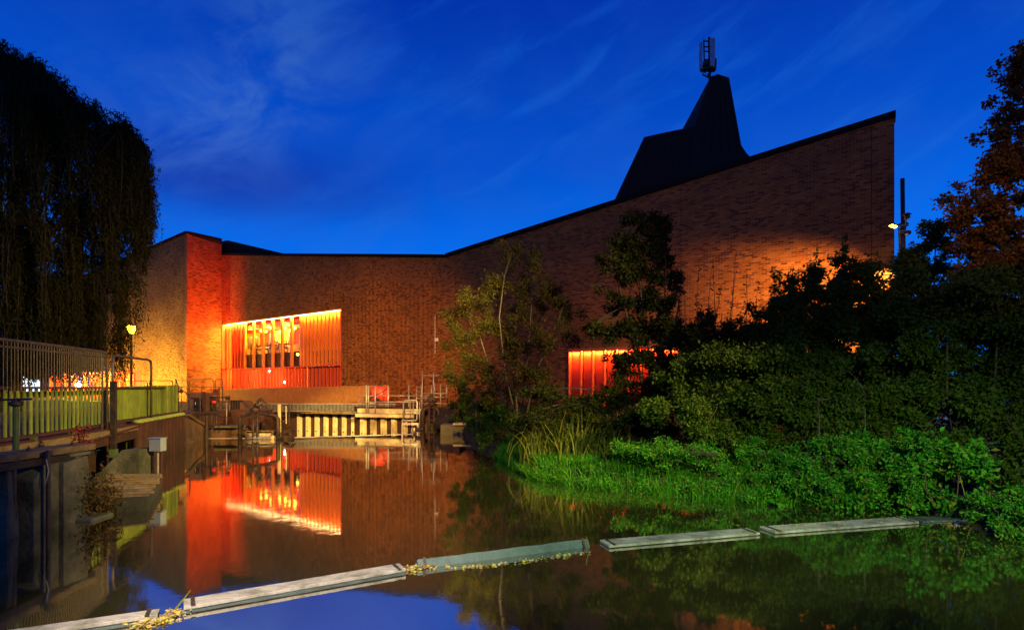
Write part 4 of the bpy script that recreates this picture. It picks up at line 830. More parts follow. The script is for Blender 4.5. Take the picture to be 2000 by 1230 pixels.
def gate(x0, x1, xc, ytop, ysh, ybot, d, lab, r_, spread):
    t = thing('sluice_gate', lab, 'sluice gate', px(xc,ybot,d), 'sluice gates in the weir')
    part('frame', MB().tube([px(x0,ybot+22,d),px(x0,ysh+3,d),px(x0+4,ysh-2,d),px(xc,ytop,d),px(x1-4,ysh-2,d),px(x1,ysh+3,d),px(x1,ybot+22,d)], r_, 8), M['black_steel'], t, True)
    for dx in (-spread, spread): part('spindle', MB().tube([px(xc+dx,ybot+25,d-.12),px(xc+dx,ytop+2,d-.12)], r_*.62, 8), M['black_steel'], t, True)
    for k in range(5): part('brace', MB().beam(px(xc-spread,ytop+10+9*k,d-.12),px(xc+spread,ytop+10+9*k,d-.12),.03,.04), M['black_steel'], t)
    part('cross_bar', MB().beam(px(x0,ybot-17,d+.05),px(x1,ybot-17,d+.05),.06,.05), M['black_steel'], t)
    part('gear_head', MB().lathe(px(xc,ytop-5,d-.05), [(.11,-.16),(.14,-.09),(.20,-.02),(.17,.06),(.10,.11),(.05,.14)], 10), M['black_steel'], t, True)
    return t
g1_ = gate(468.5, 543, 498.5, 804, 814, 857, 22.5, 'large black sluice gate frame with twin spindles and crank before the culvert', .085, 4.2)
part('crank', MB().tube([px(497,790,22.3),px(504,786,22.3),px(507,778.5,22.2),px(511,778,22.2),px(521,789,22.2),px(524,796,22.2),px(523,805,22.2)], .035, 7), M['black_steel'], g1_, True)
part('crank_wheel', MB().tube([px(507+6*math.cos(a),787+6*math.sin(a),22.15) for a in [i*math.pi/8 for i in range(15)]], .035, 6), M['black_steel'], g1_)
part('gate_leaf', MB().prism([px(479,841,22.8),px(529,840,22.8),px(529,853,22.8),px(489,853,22.8)], (0,.25,0)), M['pile'], g1_, bevel=.01)
part('water_pipe', MB().tube([px(481,855,22.4),px(531,855,22.4)], .075, 10), M['board_top'], g1_, True); part('coupling', MB().tube([px(529,855,22.4),px(536,855,22.4)], .10, 10), M['pile'], g1_, True); part('coupling', MB().tube([px(541,854.5,22.4),px(553,854.5,22.4)], .07, 8), M['black_steel'], g1_)
gp = thing('gate_post', 'thick pale post beside the large sluice gate frame', 'post', px(545.5,857,22.8)); part('shaft', MB().tube([px(546,870,22.8),px(545.5,791,22.8)], .07, 8), M['pile'], gp, True); part('cap', MB().lathe(px(545.5,791,22.8), [(.075,0),(.06,.03),(.01,.04)], 8), M['pile'], gp)
l2 = thing('access_ladder', 'small dark tubular ladder right of the large sluice gate', 'ladder', px(556,834,22.9)); part('frame', MB().tube([px(549,834,22.9),px(549,794,22.9),px(551,791.5,22.9),px(564,791,22.9),px(565,794,22.9),px(565,831,22.9),px(549,835,22.9)], .03, 6), M['black_steel'], l2, True)
part('upright', MB().tube([px(558.5,792,22.9),px(559,827,22.9)], .03, 6), M['galv'], l2)
for y in (811, 822): part('rung', MB().tube([px(549,y+1,22.9),px(565,y,22.9)], .022, 5), M['rail_steel'], l2)
dr = thing('winch_drum', 'dark hooded winch drum at the waterline right of the large sluice gate', 'winch', px(560,858,22.6)); part('hood', MB().prism([px(551,843,22.6),px(556,840,22.6),px(566,839.5,22.6),px(568.5,843,22.6),px(568.5,847,22.6),px(560,845,22.6),px(552,849,22.6)], (0,.4,0)), M['black_steel'], dr); part('stand', block(xat(552,22.6),xat(568,22.6),22.6,23.0,-.3,.14), M['black_steel'], dr); part('bracket', MB().beam(px(567.5,843,22.55),px(567.5,862,22.55),.06,.06,(0,1,0)), M['black_steel'], dr)
g2_ = gate(825.5, 856.5, 843, 793, 800, 836, 28.4, 'smaller black sluice gate in its arched frame beside the ladder cage', .12, 5.0)
part('gate_leaf', MB().beam(px(827,832,28.5),px(855,832,28.5),.08,.26), M['concrete'], g2_)
sc = thing('gantry_posts', 'pale scaffold gantry of upright poles above the smaller sluice gate', 'scaffold', px(845,800,28.6))
for x, y0, y1 in ((825,724,800),(823,750,798),(846.5,727,775),(849,748,776),(843,751,776),(860.5,750,802),(872.5,751,778),(819.5,785,840)):
    part('pole', MB().tube([px(x,y1,28.6),px(x,y0,28.6)], .035, 6), M['galv'], sc, True)
for y, x0, x1 in ((733,825,860),(768,822,874),(775,824,866),(778,815,850),(787.5,824,870)): part('rail', MB().tube([px(x0,y,28.58),px(x1,y,28.58)], .026, 6), M['galv'], sc, True)
for x, y in ((843,772),(848,779),(838,777)): part('clamp', MB().box(px(x,y,28.5), (.16,.14,.18)), M['black_steel'], sc)
tp = thing('tarpaulin_mound', 'dark tarpaulin covered mound on the bank right of the smaller sluice gate', 'mound', px(877,818,26.6)); mb = MB().lathe(px(877,816,26.8), [(.75,-.45),(.70,-.1),(.45,.22),(.15,.38),(.02,.40)], 12); mb.v = [(v[0]+random.uniform(-.05,.05), v[1], v[2]+random.uniform(-.04,.04)) for v in mb.v]; part('cover', mb, M['dark_void'], tp, True)
sq = thing('stone_quay', 'yellow lit stone quay edge right of the smaller sluice gate', 'quay', px(890,835,24.6)); part('wall', block(xat(860,24.7),xat(918,24.7),24.7,26.4,-.6,.42), M['moss'], sq, bevel=.02); part('cope', block(xat(884,24.55),xat(920,24.55),24.55,25.2,.42,.50), M['pile'], sq, bevel=.02)
dp = thing('wall_conduit', 'pale conduit with a small white box running down the brick wall behind the sapling', 'conduit', wp(W3,sx(W3,852),.05,3)); sxx = sx(W3,852); part('pipe', MB().tube([wp(W3,sxx,.09,zw(W3,852,616)),wp(W3,sxx,.09,zw(W3,852,690))], .03, 6), M['galv'], dp); part('box', MB().box(wp(W3,sx(W3,855),.10,zw(W3,855,663.5)), (.20,.1,.18), A3), M['white_box'], dp, bevel=.01)
# pole, floodlight and detector at the right end of the wall
pd_ = 18.4; pb2 = px(1768,520,pd_)
pole = thing('tall_pole', 'tall dark pole standing just off the right end of the brick wall', 'pole', (pb2.x,pb2.y,.9)); a = px(1762.5,349,pd_); part('shaft', MB().tube([(pb2.x+.02,pd_,.9),a], .065, 10), M['black_steel'], pole, True)
for y in (437.5, 441, 452, 456): part('clamp', MB().beam(px(1757,y,pd_),px(1772,y,pd_),.16,.04), M['galv' if y != 437.5 else 'black_steel'], pole)
part('conduit', MB().tube([px(1757,445,pd_+.05),px(1759,520,pd_+.05),(pb2.x-.12,pd_+.05,1)], .04, 6), M['rail_steel'], pole)
fl_ = thing('floodlight', 'small glowing floodlight on an arm from the tall pole', 'floodlight', px(1745,442,18.0)); fc = px(1744.5,442,18.0)
hd = MB(); mt = Matrix.Rotation(.35,3,'Y'); hd.box(fc+Vector((0,0,.035)), (.20,.17,.05), M=mt); part('housing', hd, M['black_steel'], fl_); part('lamp_face', MB().box(fc+Vector((-.004,-.01,-.002)), (.17,.15,.02), M=mt), M['flood_face'], fl_); part('arm', MB().tube([fc+Vector((.08,0,.03)),px(1755,438.5,18.2),px(1763,438,18.4)], .02, 6), M['black_steel'], fl_)
lamp('floodlight_beam', 'SPOT', fc+Vector((.0,.02,-.05)), (1,.74,.20), 3200, fc+Vector((.10,.70,-2.1)), .05, 64, .2)
cm = thing('security_camera', 'small black camera hanging from the tall pole below the floodlight', 'camera', px(1773,456,18.3)); part('body', MB().box(px(1772.5,455,18.25), (.12,.2,.12)), M['black_steel'], cm, bevel=.02); part('dome', MB().lathe(px(1771,458.5,18.2), [(.05,.03),(.055,0),(.03,-.045),(.005,-.05)], 8), M['white_box'], cm, True)
fa_ = thing('floodlight', 'hooded floodlight on the longer arm of the tall pole, turned along the wall', 'floodlight', (11.75,16.8,7.1)); fc = Vector((11.75,16.8,7.1))
part('arm', MB().tube([fc+Vector((.05,.05,.03)),(pb2.x,pd_,7.2)], .022, 6), M['black_steel'], fa_); part('housing', MB().box(fc+Vector((.08,.06,.06)), (.12,.12,.10), .6), M['black_steel'], fa_); part('visor', MB().box(fc+Vector((.02,.02,.125)), (.22,.22,.02), .6), M['black_steel'], fa_)
lamp('floodlight_beam', 'SPOT', fc+Vector((-.03,-.0,-.03)), (1,.50,.11), 8500, wp(W4,sx(W4,1430),0,2.6), .35, 94, 1.0)
# ------------------------------------------------------------------ vegetation
def leaf_mesh(P, D, size, width=.5, fold=.35, jit=.35):
    """many folded leaves: P base points (n,3), D pointing directions (n,3)"""
    n_ = len(P); D = D/np.maximum(np.linalg.norm(D,axis=1,keepdims=True),1e-6)
    Rn = rng.normal(size=(n_,3)); B = np.cross(D,Rn); B /= np.maximum(np.linalg.norm(B,axis=1,keepdims=True),1e-6); N = np.cross(D,B)
    L = (size*rng.uniform(1-jit,1+jit,n_))[:,None]; w_ = L*width*.5
    mid = P+D*L*.45; V = np.stack([P, mid+B*w_+N*w_*fold, P+D*L, mid-B*w_+N*w_*fold], 1)
    idx = np.arange(n_)[:,None]*4; T = np.concatenate([idx+np.array([[0,1,2]]), idx+np.array([[0,2,3]])],1).reshape(-1,3)
    return V.reshape(-1,3), T
def leaf_obj(name, P, D, size, mat_, parent, **kw):
    V, T = leaf_mesh(np.asarray(P,float), np.asarray(D,float), size, **kw); me = arr_mesh(name, V, T, 3); return link(name, me, mat_, parent)
def clump_points(cl, twigs, per, spread, droop=.3):
    """cl: list of (centre, (rx,ry,rz), weight). Twig ends mostly near the surface of each clump, leaves gathered on the twigs"""
    P, D, TW = [], [], []; sub_ = []
    for c, r_, w_ in cl:                             # each clump breaks up into uneven sprays
        k_ = 10 if min(r_) > .2 else 2
        for _ in range(k_):
            d_ = rng.normal(size=3); d_ /= np.linalg.norm(d_); f_ = rng.uniform(.22,.46)
            sub_.append((np.array(c)+d_*np.array(r_)*rng.uniform(.25,1.2), tuple(np.array(r_)*f_*rng.uniform(.7,1.3,3)), w_*f_**2))
    cl = sub_; tot = sum(c[2] for c in cl)
    for c, r_, w_ in cl:
        n_ = max(3, int(twigs*w_/tot)); d = rng.normal(size=(n_,3)); d /= np.linalg.norm(d,axis=1,keepdims=True)
        rad = rng.uniform(.25,1,n_)**.55*rng.uniform(.8,1.12,n_); tp_ = np.array(c)+d*rad[:,None]*np.array(r_)
        TW.append((np.array(c), tp_))
        k = rng.integers(max(1,int(per*.4)), int(per*1.6)+1, n_); rep = np.repeat(np.arange(n_), k)
        along = rng.uniform(-1,.35,len(rep))[:,None]*spread*1.6
        P.append(tp_[rep]+d[rep]*along+rng.normal(size=(len(rep),3))*spread*.45)
        D.append(d[rep]*.6+rng.normal(size=(len(rep),3))*.8+np.array([0,0,-droop]))
    return np.concatenate(P), np.concatenate(D), TW
def tree(name, label, cat, base, stems, cl, leaf, twigs, per, spread, mat_, trunk_r=.06, group=None, width=.5, droop=.3, twiglines=3, leafname='foliage', shoots=()):
    base = Vector(base); t = thing(name, label, cat, base, group); tr_ = MB()
    for st in stems:
        pts = [base+Vector((random.uniform(-.08,.08),random.uniform(-.08,.08),-.15))]+[Vector(p) for p in st]; n_ = len(pts)
        part('trunk' if len(stems) == 1 else 'stem', MB().tube(pts, [trunk_r*(1-.8*i/(n_-1)) for i in range(n_)], 6), M['bark'], t, True)
    P, D, TW = clump_points(cl, twigs, per, spread, droop)
    ends = [Vector(p) for st in stems for p in st]
    for c, tp_ in TW:
        c = Vector(c); near_ = min(ends, key=lambda e: (e-c).length); lr_ = min(trunk_r, .05)
        if random.random() < .4: tr_.tube([near_, near_.lerp(c,.4)+Vector((random.uniform(-.1,.1),random.uniform(-.1,.1),random.uniform(.02,.15))), c], [lr_*.28,lr_*.2,lr_*.10], 4, False)
        for i in rng.choice(len(tp_), min(twiglines,len(tp_)), False): e = Vector(tp_[i]); tr_.tube([c, (c+e)/2+Vector((0,0,.04)), e], [lr_*.12,lr_*.08,.003], 4, False)
    PP, DD = [P], [D]
    for (p0, p1, n_) in shoots:                      # upright leafy shoots standing out of the top
        p0, p1 = Vector(p0), Vector(p1); tr_.tube([p0,(p0+p1)/2+Vector((random.uniform(-.05,.05),0,0)),p1], [.012,.008,.003], 4, False)
        a = rng.uniform(0,1,n_)[:,None]; q = np.array(p0)*(1-a)+np.array(p1)*a; PP.append(q+rng.normal(size=(n_,3))*.02); dd = rng.normal(size=(n_,3)); dd[:,2] = rng.uniform(-.7,.5,n_); DD.append(dd)
    part('twigs', tr_, M['bark'], t, True, stuff=True)
    leaf_obj(leafname, np.concatenate(PP), np.concatenate(DD), leaf, M[mat_], t, width=width); return t
def cl_px(lst, d, w_=1): return [(tuple(px(x,y,d+dd)), (r_[0],r_[1] if len(r_) > 2 else r_[0],r_[-1]), r_[0]*r_[-1]) for x, y, dd, r_ in lst]

# willow: arching limbs and long hanging strands
def willow():
    base = Vector((-21.5, 24, GZ)); t = thing('willow_tree', 'huge dark weeping willow hanging over the railing on the left bank', 'tree', base)
    tr_ = MB(); crown_c = Vector((-21.5,24,8.5))
    tr_.tube([base+Vector((0,0,-.1)), base+Vector((.1,0,1.5)), base+Vector((.3,.1,4.2)), base+Vector((.4,0,7.5))], [.55,.42,.36,.22], 10)
    ox = [-420,-260,-100,0,50,70,108,112,160,205,232,238,262,272,277,297]; oy = [190,75,40,85,106,116,152,148,193,214,206,243,258,290,340,430]
    ybx = [-420,0,100,185,190,225,232,245,250,272,275,297]; yby = [752,752,752,740,700,640,600,560,530,505,480,455]
    lim = []
    for x, y in ((-330,230),(-200,130),(-60,110),(30,130),(75,190),(120,220),(180,260),(225,250),(250,330),(262,420),(150,400),(60,330),(-120,300),(200,430)):
        p = px(x,y+14,22+random.uniform(-1.5,2.5)); m_ = base+Vector((.3,0,4+random.uniform(0,2.5))); mid = (m_+p)/2+Vector((0,0,1.2)); tr_.tube([m_, mid, p], [.11,.05,.012], 6, False); lim.append(p)
    part('trunk', tr_, M['bark'], t, True)
    P, D = [], []; st = MB()
    sprays = []
    while len(sprays) < 420:
        x = random.choice((random.uniform(-420,300), random.uniform(-60,300), random.uniform(-40,297))); yt = np.interp(x, ox, oy); yb = np.interp(x, ybx, yby)
        yt += 13*math.sin(x/15)+9*math.sin(x/6.3+1); f_ = random.random()**1.35; y0 = yt+6+f_*(yb-yt)*.84; xr_ = 276+11*math.sin(y0/13)+7*math.sin(y0/5.1)
        if x < xr_ and y0 < yb-12 and not (170 < x < 245 and y0 > 380 and random.random() < .45): sprays.append((x, y0, yb, random.uniform(-2.8,3.4)))
    for x in range(-60, 278, 8): yt = np.interp(x, ox, oy)+13*math.sin(x/15)+9*math.sin(x/6.3+1); sprays.append((x, yt+random.uniform(2,14), np.interp(x, ybx, yby), random.uniform(-.8,1.5)))
    for i in range(8600):
        x, y0, yb, dz_ = sprays[i % len(sprays)]
        d = 22+dz_*max(.15, min(1,(297-x)/140)); p = px(x+random.gauss(0,5), y0+random.gauss(0,4), 22); p = Vector((p.x, d+random.gauss(0,.2), p.z))
        zb_ = zat(yb, 22); L = min(random.choice((random.uniform(.6,1.8), random.uniform(1.2,3.6))), max(.3, p.z-zb_)*random.uniform(.8,1.0))
        if y0 > 470: L = max(.3, p.z-zb_)*random.uniform(.35,1.0)
        out = Vector((p.x-crown_c.x, (p.y-crown_c.y)*.6, 0)); out = out.normalized() if out.length > .1 else Vector((1,0,0)); an_ = random.gauss(0,.9); out = Vector((out.x*math.cos(an_)-out.y*math.sin(an_), out.x*math.sin(an_)+out.y*math.cos(an_), 0))
        arch = random.uniform(.12,.75)*min(1,L/1.2+.2)*(.35 if x > 235 else 1); n_ = max(5, int(L*17)); a = np.linspace(0,1,n_); q = np.zeros((n_,3))
        sw = random.uniform(-.12,.12); ph = random.uniform(0,6)
        hx = arch*(1-np.exp(-a*4)); hz = np.where(a < .15, .10*np.sin(a/.15*math.pi/2)*arch*3, .10*arch*3-(a-.15)/.85*L)
        q[:,0] = p.x+out.x*(hx-arch)+sw*a*a*L*.3+.03*np.sin(a*7+ph); q[:,1] = p.y+out.y*(hx-arch)+.03*np.cos(a*6+ph); q[:,2] = p.z+hz-.10*arch*3
        P.append(q+rng.normal(size=q.shape)*.025); dd = rng.normal(size=q.shape)*.45; dd[:,2] -= .9; dd[:,0] += out.x*.3; D.append(dd)
        if i % 3 == 0: k = max(2, n_//4); st.tube([Vector(v) for v in q[::k]], .006, 3, False)
    leaf_obj('crown', np.concatenate(P), np.concatenate(D), .155, M['willow'], t, width=.25, jit=.45); part('strands', st, M['bark'], t)
willow()

D1 = 16.5
tree('sapling', 'sparse many stemmed sapling with small olive leaves in front of the brick wall', 'tree', (xat(1015,D1),D1,.75),
     [[px(985,720,D1),px(975,620,D1),px(985,540,D1),px(1000,490,D1)],[px(1028,720,D1),px(1035,640,D1),px(1040,560,D1),px(1045,500,D1)],[px(960,730,D1+.5),px(935,650,D1+.6),px(905,600,D1+.6)],[px(1045,730,D1-.4),px(1075,660,D1-.4),px(1100,600,D1-.4)],[px(1000,700,D1+.3),px(1012,600,D1+.3),px(1018,540,D1+.3)]],
     cl_px([(1000,500,.2,(.45,.45)),(1045,520,0,(.45,.5)),(970,560,.3,(.55,.5)),(930,590,.6,(.55,.45)),(885,610,.8,(.5,.4)),(1075,570,-.3,(.5,.5)),(1100,610,-.4,(.45,.45)),(1020,590,0,(.6,.5)),(950,640,.3,(.6,.5)),(900,670,.7,(.55,.5)),(1000,660,0,(.6,.5)),(1060,660,-.4,(.6,.5)),(1110,655,-.5,(.3,.3)),(930,710,.4,(.6,.45)),(890,730,.7,(.45,.4)),(1010,730,-.2,(.6,.45)),(1060,735,-.5,(.55,.4)),(960,760,.3,(.5,.3))], D1),
     .075, 2600, 10, .15, 'sapling', .035, width=.42, twiglines=9)
D2 = 15.0
tree('slender_tree', 'slender dark leaved tree reaching up to the roof edge below the metal tower', 'tree', (xat(1275,D2),D2,.75),
     [[px(1268,690,D2),px(1255,600,D2),px(1245,520,D2),px(1238,450,D2)],[px(1290,690,D2),px(1298,600,D2),px(1300,520,D2),px(1298,450,D2)],[px(1240,680,D2),px(1220,600,D2),px(1205,540,D2)],[px(1310,690,D2+.2),px(1325,600,D2+.2),px(1332,530,D2+.2)]],
     cl_px([(1238,425,0,(.28,.28)),(1262,440,.1,(.34,.3)),(1292,440,.1,(.38,.32)),(1212,470,0,(.32,.30)),(1250,480,0,(.5,.4)),(1295,490,0,(.42,.36)),(1190,515,-.2,(.36,.22)),(1232,530,0,(.5,.38)),(1280,535,0,(.5,.38)),(1318,545,.2,(.35,.3)),(1175,560,-.2,(.3,.2)),(1205,590,0,(.45,.3)),(1255,590,0,(.55,.4)),(1305,600,.1,(.5,.36)),(1190,650,0,(.4,.28)),(1230,640,0,(.5,.4)),(1280,650,0,(.6,.4)),(1325,650,.2,(.5,.4)),(1165,640,-.1,(.28,.22)),(1260,700,0,(.6,.36)),(1215,700,0,(.45,.3)),(1310,705,.1,(.5,.4))], D2),
     .10, 2300, 11, .11, 'dark_leaf', .045, width=.5, twiglines=8)
D3 = 14.4
tree('twiggy_shrub', 'twiggy dark shrub with bare shoots against the orange lit brickwork', 'shrub', (xat(1400,D3),D3,.75), [[px(1360,700,D3),px(1365,620,D3)],[px(1405,700,D3),px(1410,610,D3)],[px(1440,690,D3),px(1450,620,D3)]],
     cl_px([(1355,650,0,(.45,.4)),(1390,680,0,(.6,.5)),(1430,680,0,(.6,.45)),(1460,650,.2,(.5,.4)),(1370,720,-.3,(.7,.5)),(1440,730,-.3,(.8,.5)),(1375,625,0,(.25,.3))], D3), .075, 1900, 12, .10, 'dark_leaf', .03, twiglines=7,
     shoots=[(px(x,650,D3),px(x+dx,y,D3),n_) for x, dx, y, n_ in ((1340,-8,520,20),(1362,3,520,34),(1380,12,505,26),(1398,-6,500,16),(1420,18,520,20),(1428,12,470,10),(1455,2,530,46),(1470,10,545,30),(1395,14,560,40),(1480,6,560,20))])
D4 = 13.6
tree('hedge_shrub', 'tall dark hedge shrub with upright leafy shoots in front of the orange lit wall', 'shrub', (xat(1620,D4),D4,.7), [[px(1560,720,D4),px(1550,600,D4)],[px(1620,720,D4),px(1625,580,D4)],[px(1690,720,D4),px(1700,570,D4)],[px(1500,720,D4),px(1495,640,D4)]],
     cl_px([(1500,625,0,(.55,.5)),(1540,600,0,(.6,.6)),(1585,575,0,(.6,.6)),(1630,560,0,(.65,.6)),(1680,560,0,(.6,.55)),(1725,555,.2,(.55,.5)),(1770,545,.5,(.55,.55)),(1520,680,-.3,(.8,.7)),(1590,660,-.3,(.9,.8)),(1660,650,-.3,(.9,.8)),(1730,640,0,(.9,.8)),(1560,740,-.6,(1.,.7)),(1650,735,-.6,(1.1,.8)),(1740,720,-.4,(1.,.8))], D4), .085, 4600, 14, .11, 'hedge_leaf', .04, twiglines=3, width=.6,
     shoots=[(px(x,590,D4),px(x+dx,y,D4),n_) for x, dx, y, n_ in ((1510,2,522,150),(1518,4,528,120),(1545,-2,530,50),(1565,6,535,40),(1585,5,515,60),(1592,2,485,70),(1648,2,462,150),(1652,-2,480,120),(1690,4,492,70),(1720,-6,490,50),(1735,10,500,50),(1760,4,505,60),(1672,3,515,60))])
for lab, xb, lst, d_ in (('dense dark thicket behind the twiggy shrub', 1400, [(1350,670,.3,(.7,.5)),(1400,690,.2,(.9,.5)),(1460,675,.2,(.9,.5)),(1350,750,0,(.9,.6)),(1440,760,-.2,(1.,.6)),(1390,810,-.3,(.9,.5))], 14.9), ('dense dark thicket behind the tall hedge shrub', 1640, [(1510,655,.2,(.9,.5)),(1570,640,.2,(.9,.5)),(1640,630,.2,(1.,.6)),(1710,620,.2,(1.,.6)),(1780,620,.2,(1.,.7)),(1540,730,0,(1.1,.7)),(1640,720,0,(1.2,.7)),(1740,720,0,(1.2,.8)),(1590,800,-.3,(1.1,.6)),(1700,800,-.3,(1.1,.6))], 14.9)):
    tree('thicket', lab, 'shrub', (xat(xb,d_),d_,.75), [[px(xb,780,d_),px(xb-20,690,d_)],[px(xb+30,780,d_),px(xb+45,690,d_)]], cl_px(lst,d_), .09, 4200, 13, .12, 'hedge_leaf', .04, group='dark thickets on the right bank', twiglines=2)
D5 = 16.0
tree('lit_bush', 'small bush lit yellow by the floodlight beside the tall pole', 'bush', (xat(1825,D5),D5,.8), [[px(1825,640,D5),px(1825,520,D5),px(1830,440,D5)],[px(1800,620,D5),px(1798,520,D5)]],
     cl_px([(1832,440,0,(.35,.35)),(1812,470,0,(.35,.35)),(1840,480,0,(.45,.4)),(1800,515,0,(.45,.35)),(1840,525,0,(.55,.4)),(1785,540,0,(.45,.3)),(1820,580,-.2,(.8,.5))], D5), .10, 700, 12, .11, 'hedge_leaf', .04, twiglines=5)
D6 = 12.6
tree('autumn_tree', 'tall tree with rusty orange autumn leaves at the right edge', 'tree', (xat(2080,D6+.5),D6+.5,.7), [[px(2050,600,D6),px(2035,400,D6),px(2030,250,D6),px(2040,140,D6)],[px(2010,560,D6),px(1950,420,D6),px(1925,350,D6)],[px(2010,520,D6),px(1940,470,D6),px(1890,440,D6)]],
     cl_px([(2010,105,0,(.35,.32)),(2040,90,.2,(.55,.45)),(2000,165,0,(.35,.35)),(2040,180,.2,(.6,.6)),(1948,140,0,(.12,.12)),(1958,165,0,(.12,.14)),(1975,190,0,(.15,.15)),(1930,205,0,(.25,.13)),(1945,225,.0,(.22,.18)),(1980,235,0,(.4,.35)),(2030,260,.2,(.7,.6)),(1915,262,0,(.2,.14)),(1950,275,0,(.4,.25)),(2000,310,0,(.6,.5)),(1935,320,0,(.42,.35)),(1905,355,0,(.28,.2)),(1870,352,0,(.22,.14)),(1895,350,0,(.25,.16)),(1960,370,0,(.6,.45)),(2030,380,.2,(.8,.6)),(1890,395,0,(.42,.3)),(1930,420,0,(.6,.4)),(1875,430,0,(.3,.25)),(1990,450,0,(.8,.6)),(1900,470,0,(.5,.4)),(1950,500,-.2,(.8,.5)),(2040,520,0,(1,.7)),(1890,540,-.2,(.6,.5))], D6), .085, 2900, 13, .10, 'autumn', .12, width=.65, twiglines=4)
D7 = 10.8
tree('dark_bush', 'deep shadowed bush filling the right edge under the autumn tree', 'bush', (xat(1900,D7),D7,.5), [[px(1850,800,D7),px(1850,650,D7)],[px(1940,800,D7),px(1950,620,D7)]],
     cl_px([(1800,600,.6,(.7,.6)),(1870,580,.4,(.8,.6)),(1950,590,.2,(.9,.7)),(2030,600,0,(.9,.7)),(1790,690,.3,(.8,.6)),(1870,690,0,(.9,.7)),(1960,700,0,(1.,.8)),(2040,710,0,(1,.8)),(1800,780,.2,(.8,.6)),(1880,790,-.2,(.9,.6)),(1970,800,-.2,(1,.7)),(2050,820,-.3,(.9,.7)),(1850,860,-.5,(.6,.45)),(1990,890,-.8,(.7,.4)),(1950,935,-1.2,(.5,.25)),(2020,945,-1.3,(.5,.3))], D7), .085, 5200, 13, .11, 'hedge_leaf', .05, twiglines=3, width=.55)
D8 = 12.2
tree('leafy_bush', 'broad green bush below the twiggy shrub in the middle of the right bank', 'bush', (xat(1430,D8),D8,.5), [[px(1400,780,D8),px(1400,700,D8)],[px(1500,780,D8),px(1500,700,D8)]],
     cl_px([(1340,730,.6,(.6,.4)),(1390,720,.3,(.7,.5)),(1460,715,.2,(.8,.5)),(1530,720,0,(.8,.5)),(1330,790,.2,(.7,.4)),(1400,790,-.2,(.8,.5)),(1480,790,-.3,(.9,.5)),(1550,785,-.4,(.8,.5)),(1360,840,-.6,(.7,.3)),(1450,845,-.8,(.8,.35))], D8), .085, 4200, 13, .11, 'hedge_leaf', .04, twiglines=3, width=.5)
D9 = 10.3
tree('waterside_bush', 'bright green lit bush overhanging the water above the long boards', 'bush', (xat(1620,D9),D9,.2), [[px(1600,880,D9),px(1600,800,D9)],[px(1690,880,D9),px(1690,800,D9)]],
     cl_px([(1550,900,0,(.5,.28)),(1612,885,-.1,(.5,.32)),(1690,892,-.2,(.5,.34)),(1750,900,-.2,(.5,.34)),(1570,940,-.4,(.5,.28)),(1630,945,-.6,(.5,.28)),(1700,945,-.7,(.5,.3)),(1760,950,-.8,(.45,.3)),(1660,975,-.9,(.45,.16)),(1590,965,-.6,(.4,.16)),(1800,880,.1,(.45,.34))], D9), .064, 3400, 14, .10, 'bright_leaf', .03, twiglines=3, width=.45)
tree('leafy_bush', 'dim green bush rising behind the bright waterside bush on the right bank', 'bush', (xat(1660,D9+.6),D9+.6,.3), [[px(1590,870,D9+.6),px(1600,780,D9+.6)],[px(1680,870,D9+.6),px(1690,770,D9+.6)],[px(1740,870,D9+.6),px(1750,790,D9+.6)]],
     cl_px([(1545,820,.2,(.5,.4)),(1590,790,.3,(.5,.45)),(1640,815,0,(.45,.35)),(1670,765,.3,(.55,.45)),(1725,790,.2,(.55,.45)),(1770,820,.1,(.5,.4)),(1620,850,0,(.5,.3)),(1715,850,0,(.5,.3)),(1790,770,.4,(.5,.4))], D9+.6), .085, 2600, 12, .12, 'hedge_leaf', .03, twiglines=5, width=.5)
D10 = 9.0
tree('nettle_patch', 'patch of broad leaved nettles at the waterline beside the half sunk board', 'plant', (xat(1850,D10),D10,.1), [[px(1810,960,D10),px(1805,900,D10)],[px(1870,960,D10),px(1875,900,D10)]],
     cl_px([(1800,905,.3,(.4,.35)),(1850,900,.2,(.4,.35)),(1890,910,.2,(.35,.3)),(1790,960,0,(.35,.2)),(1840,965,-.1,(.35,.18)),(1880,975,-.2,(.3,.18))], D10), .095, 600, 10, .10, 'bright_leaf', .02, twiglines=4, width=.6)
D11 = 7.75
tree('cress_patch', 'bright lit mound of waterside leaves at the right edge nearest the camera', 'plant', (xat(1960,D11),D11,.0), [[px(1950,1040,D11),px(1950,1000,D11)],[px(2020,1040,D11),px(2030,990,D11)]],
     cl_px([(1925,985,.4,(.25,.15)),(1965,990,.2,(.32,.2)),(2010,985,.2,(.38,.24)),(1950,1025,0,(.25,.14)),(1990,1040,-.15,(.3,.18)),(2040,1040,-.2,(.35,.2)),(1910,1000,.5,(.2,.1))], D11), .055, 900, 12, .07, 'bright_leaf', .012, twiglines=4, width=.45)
tree('low_herbs', 'low green herbs along the waterline between the grass and the bright bush', 'plant', (xat(1440,10.6),10.6,.1), [[px(1400,930,10.6),px(1400,890,10.6)],[px(1480,930,10.6),px(1480,890,10.6)]],
     cl_px([(1330,880,.6,(.5,.25)),(1390,890,.3,(.5,.25)),(1450,890,.1,(.55,.3)),(1510,890,0,(.5,.3)),(1360,930,0,(.45,.18)),(1430,940,-.3,(.45,.18)),(1500,945,-.4,(.45,.2)),(1470,965,-.6,(.35,.1)),(1540,960,-.6,(.35,.14)),(1270,880,1.0,(.45,.22)),(1300,890,.8,(.45,.22)),(1240,875,1.4,(.4,.25))], 10.7), .060, 1500, 12, .08, 'bright_leaf', .015, twiglines=3, width=.4)
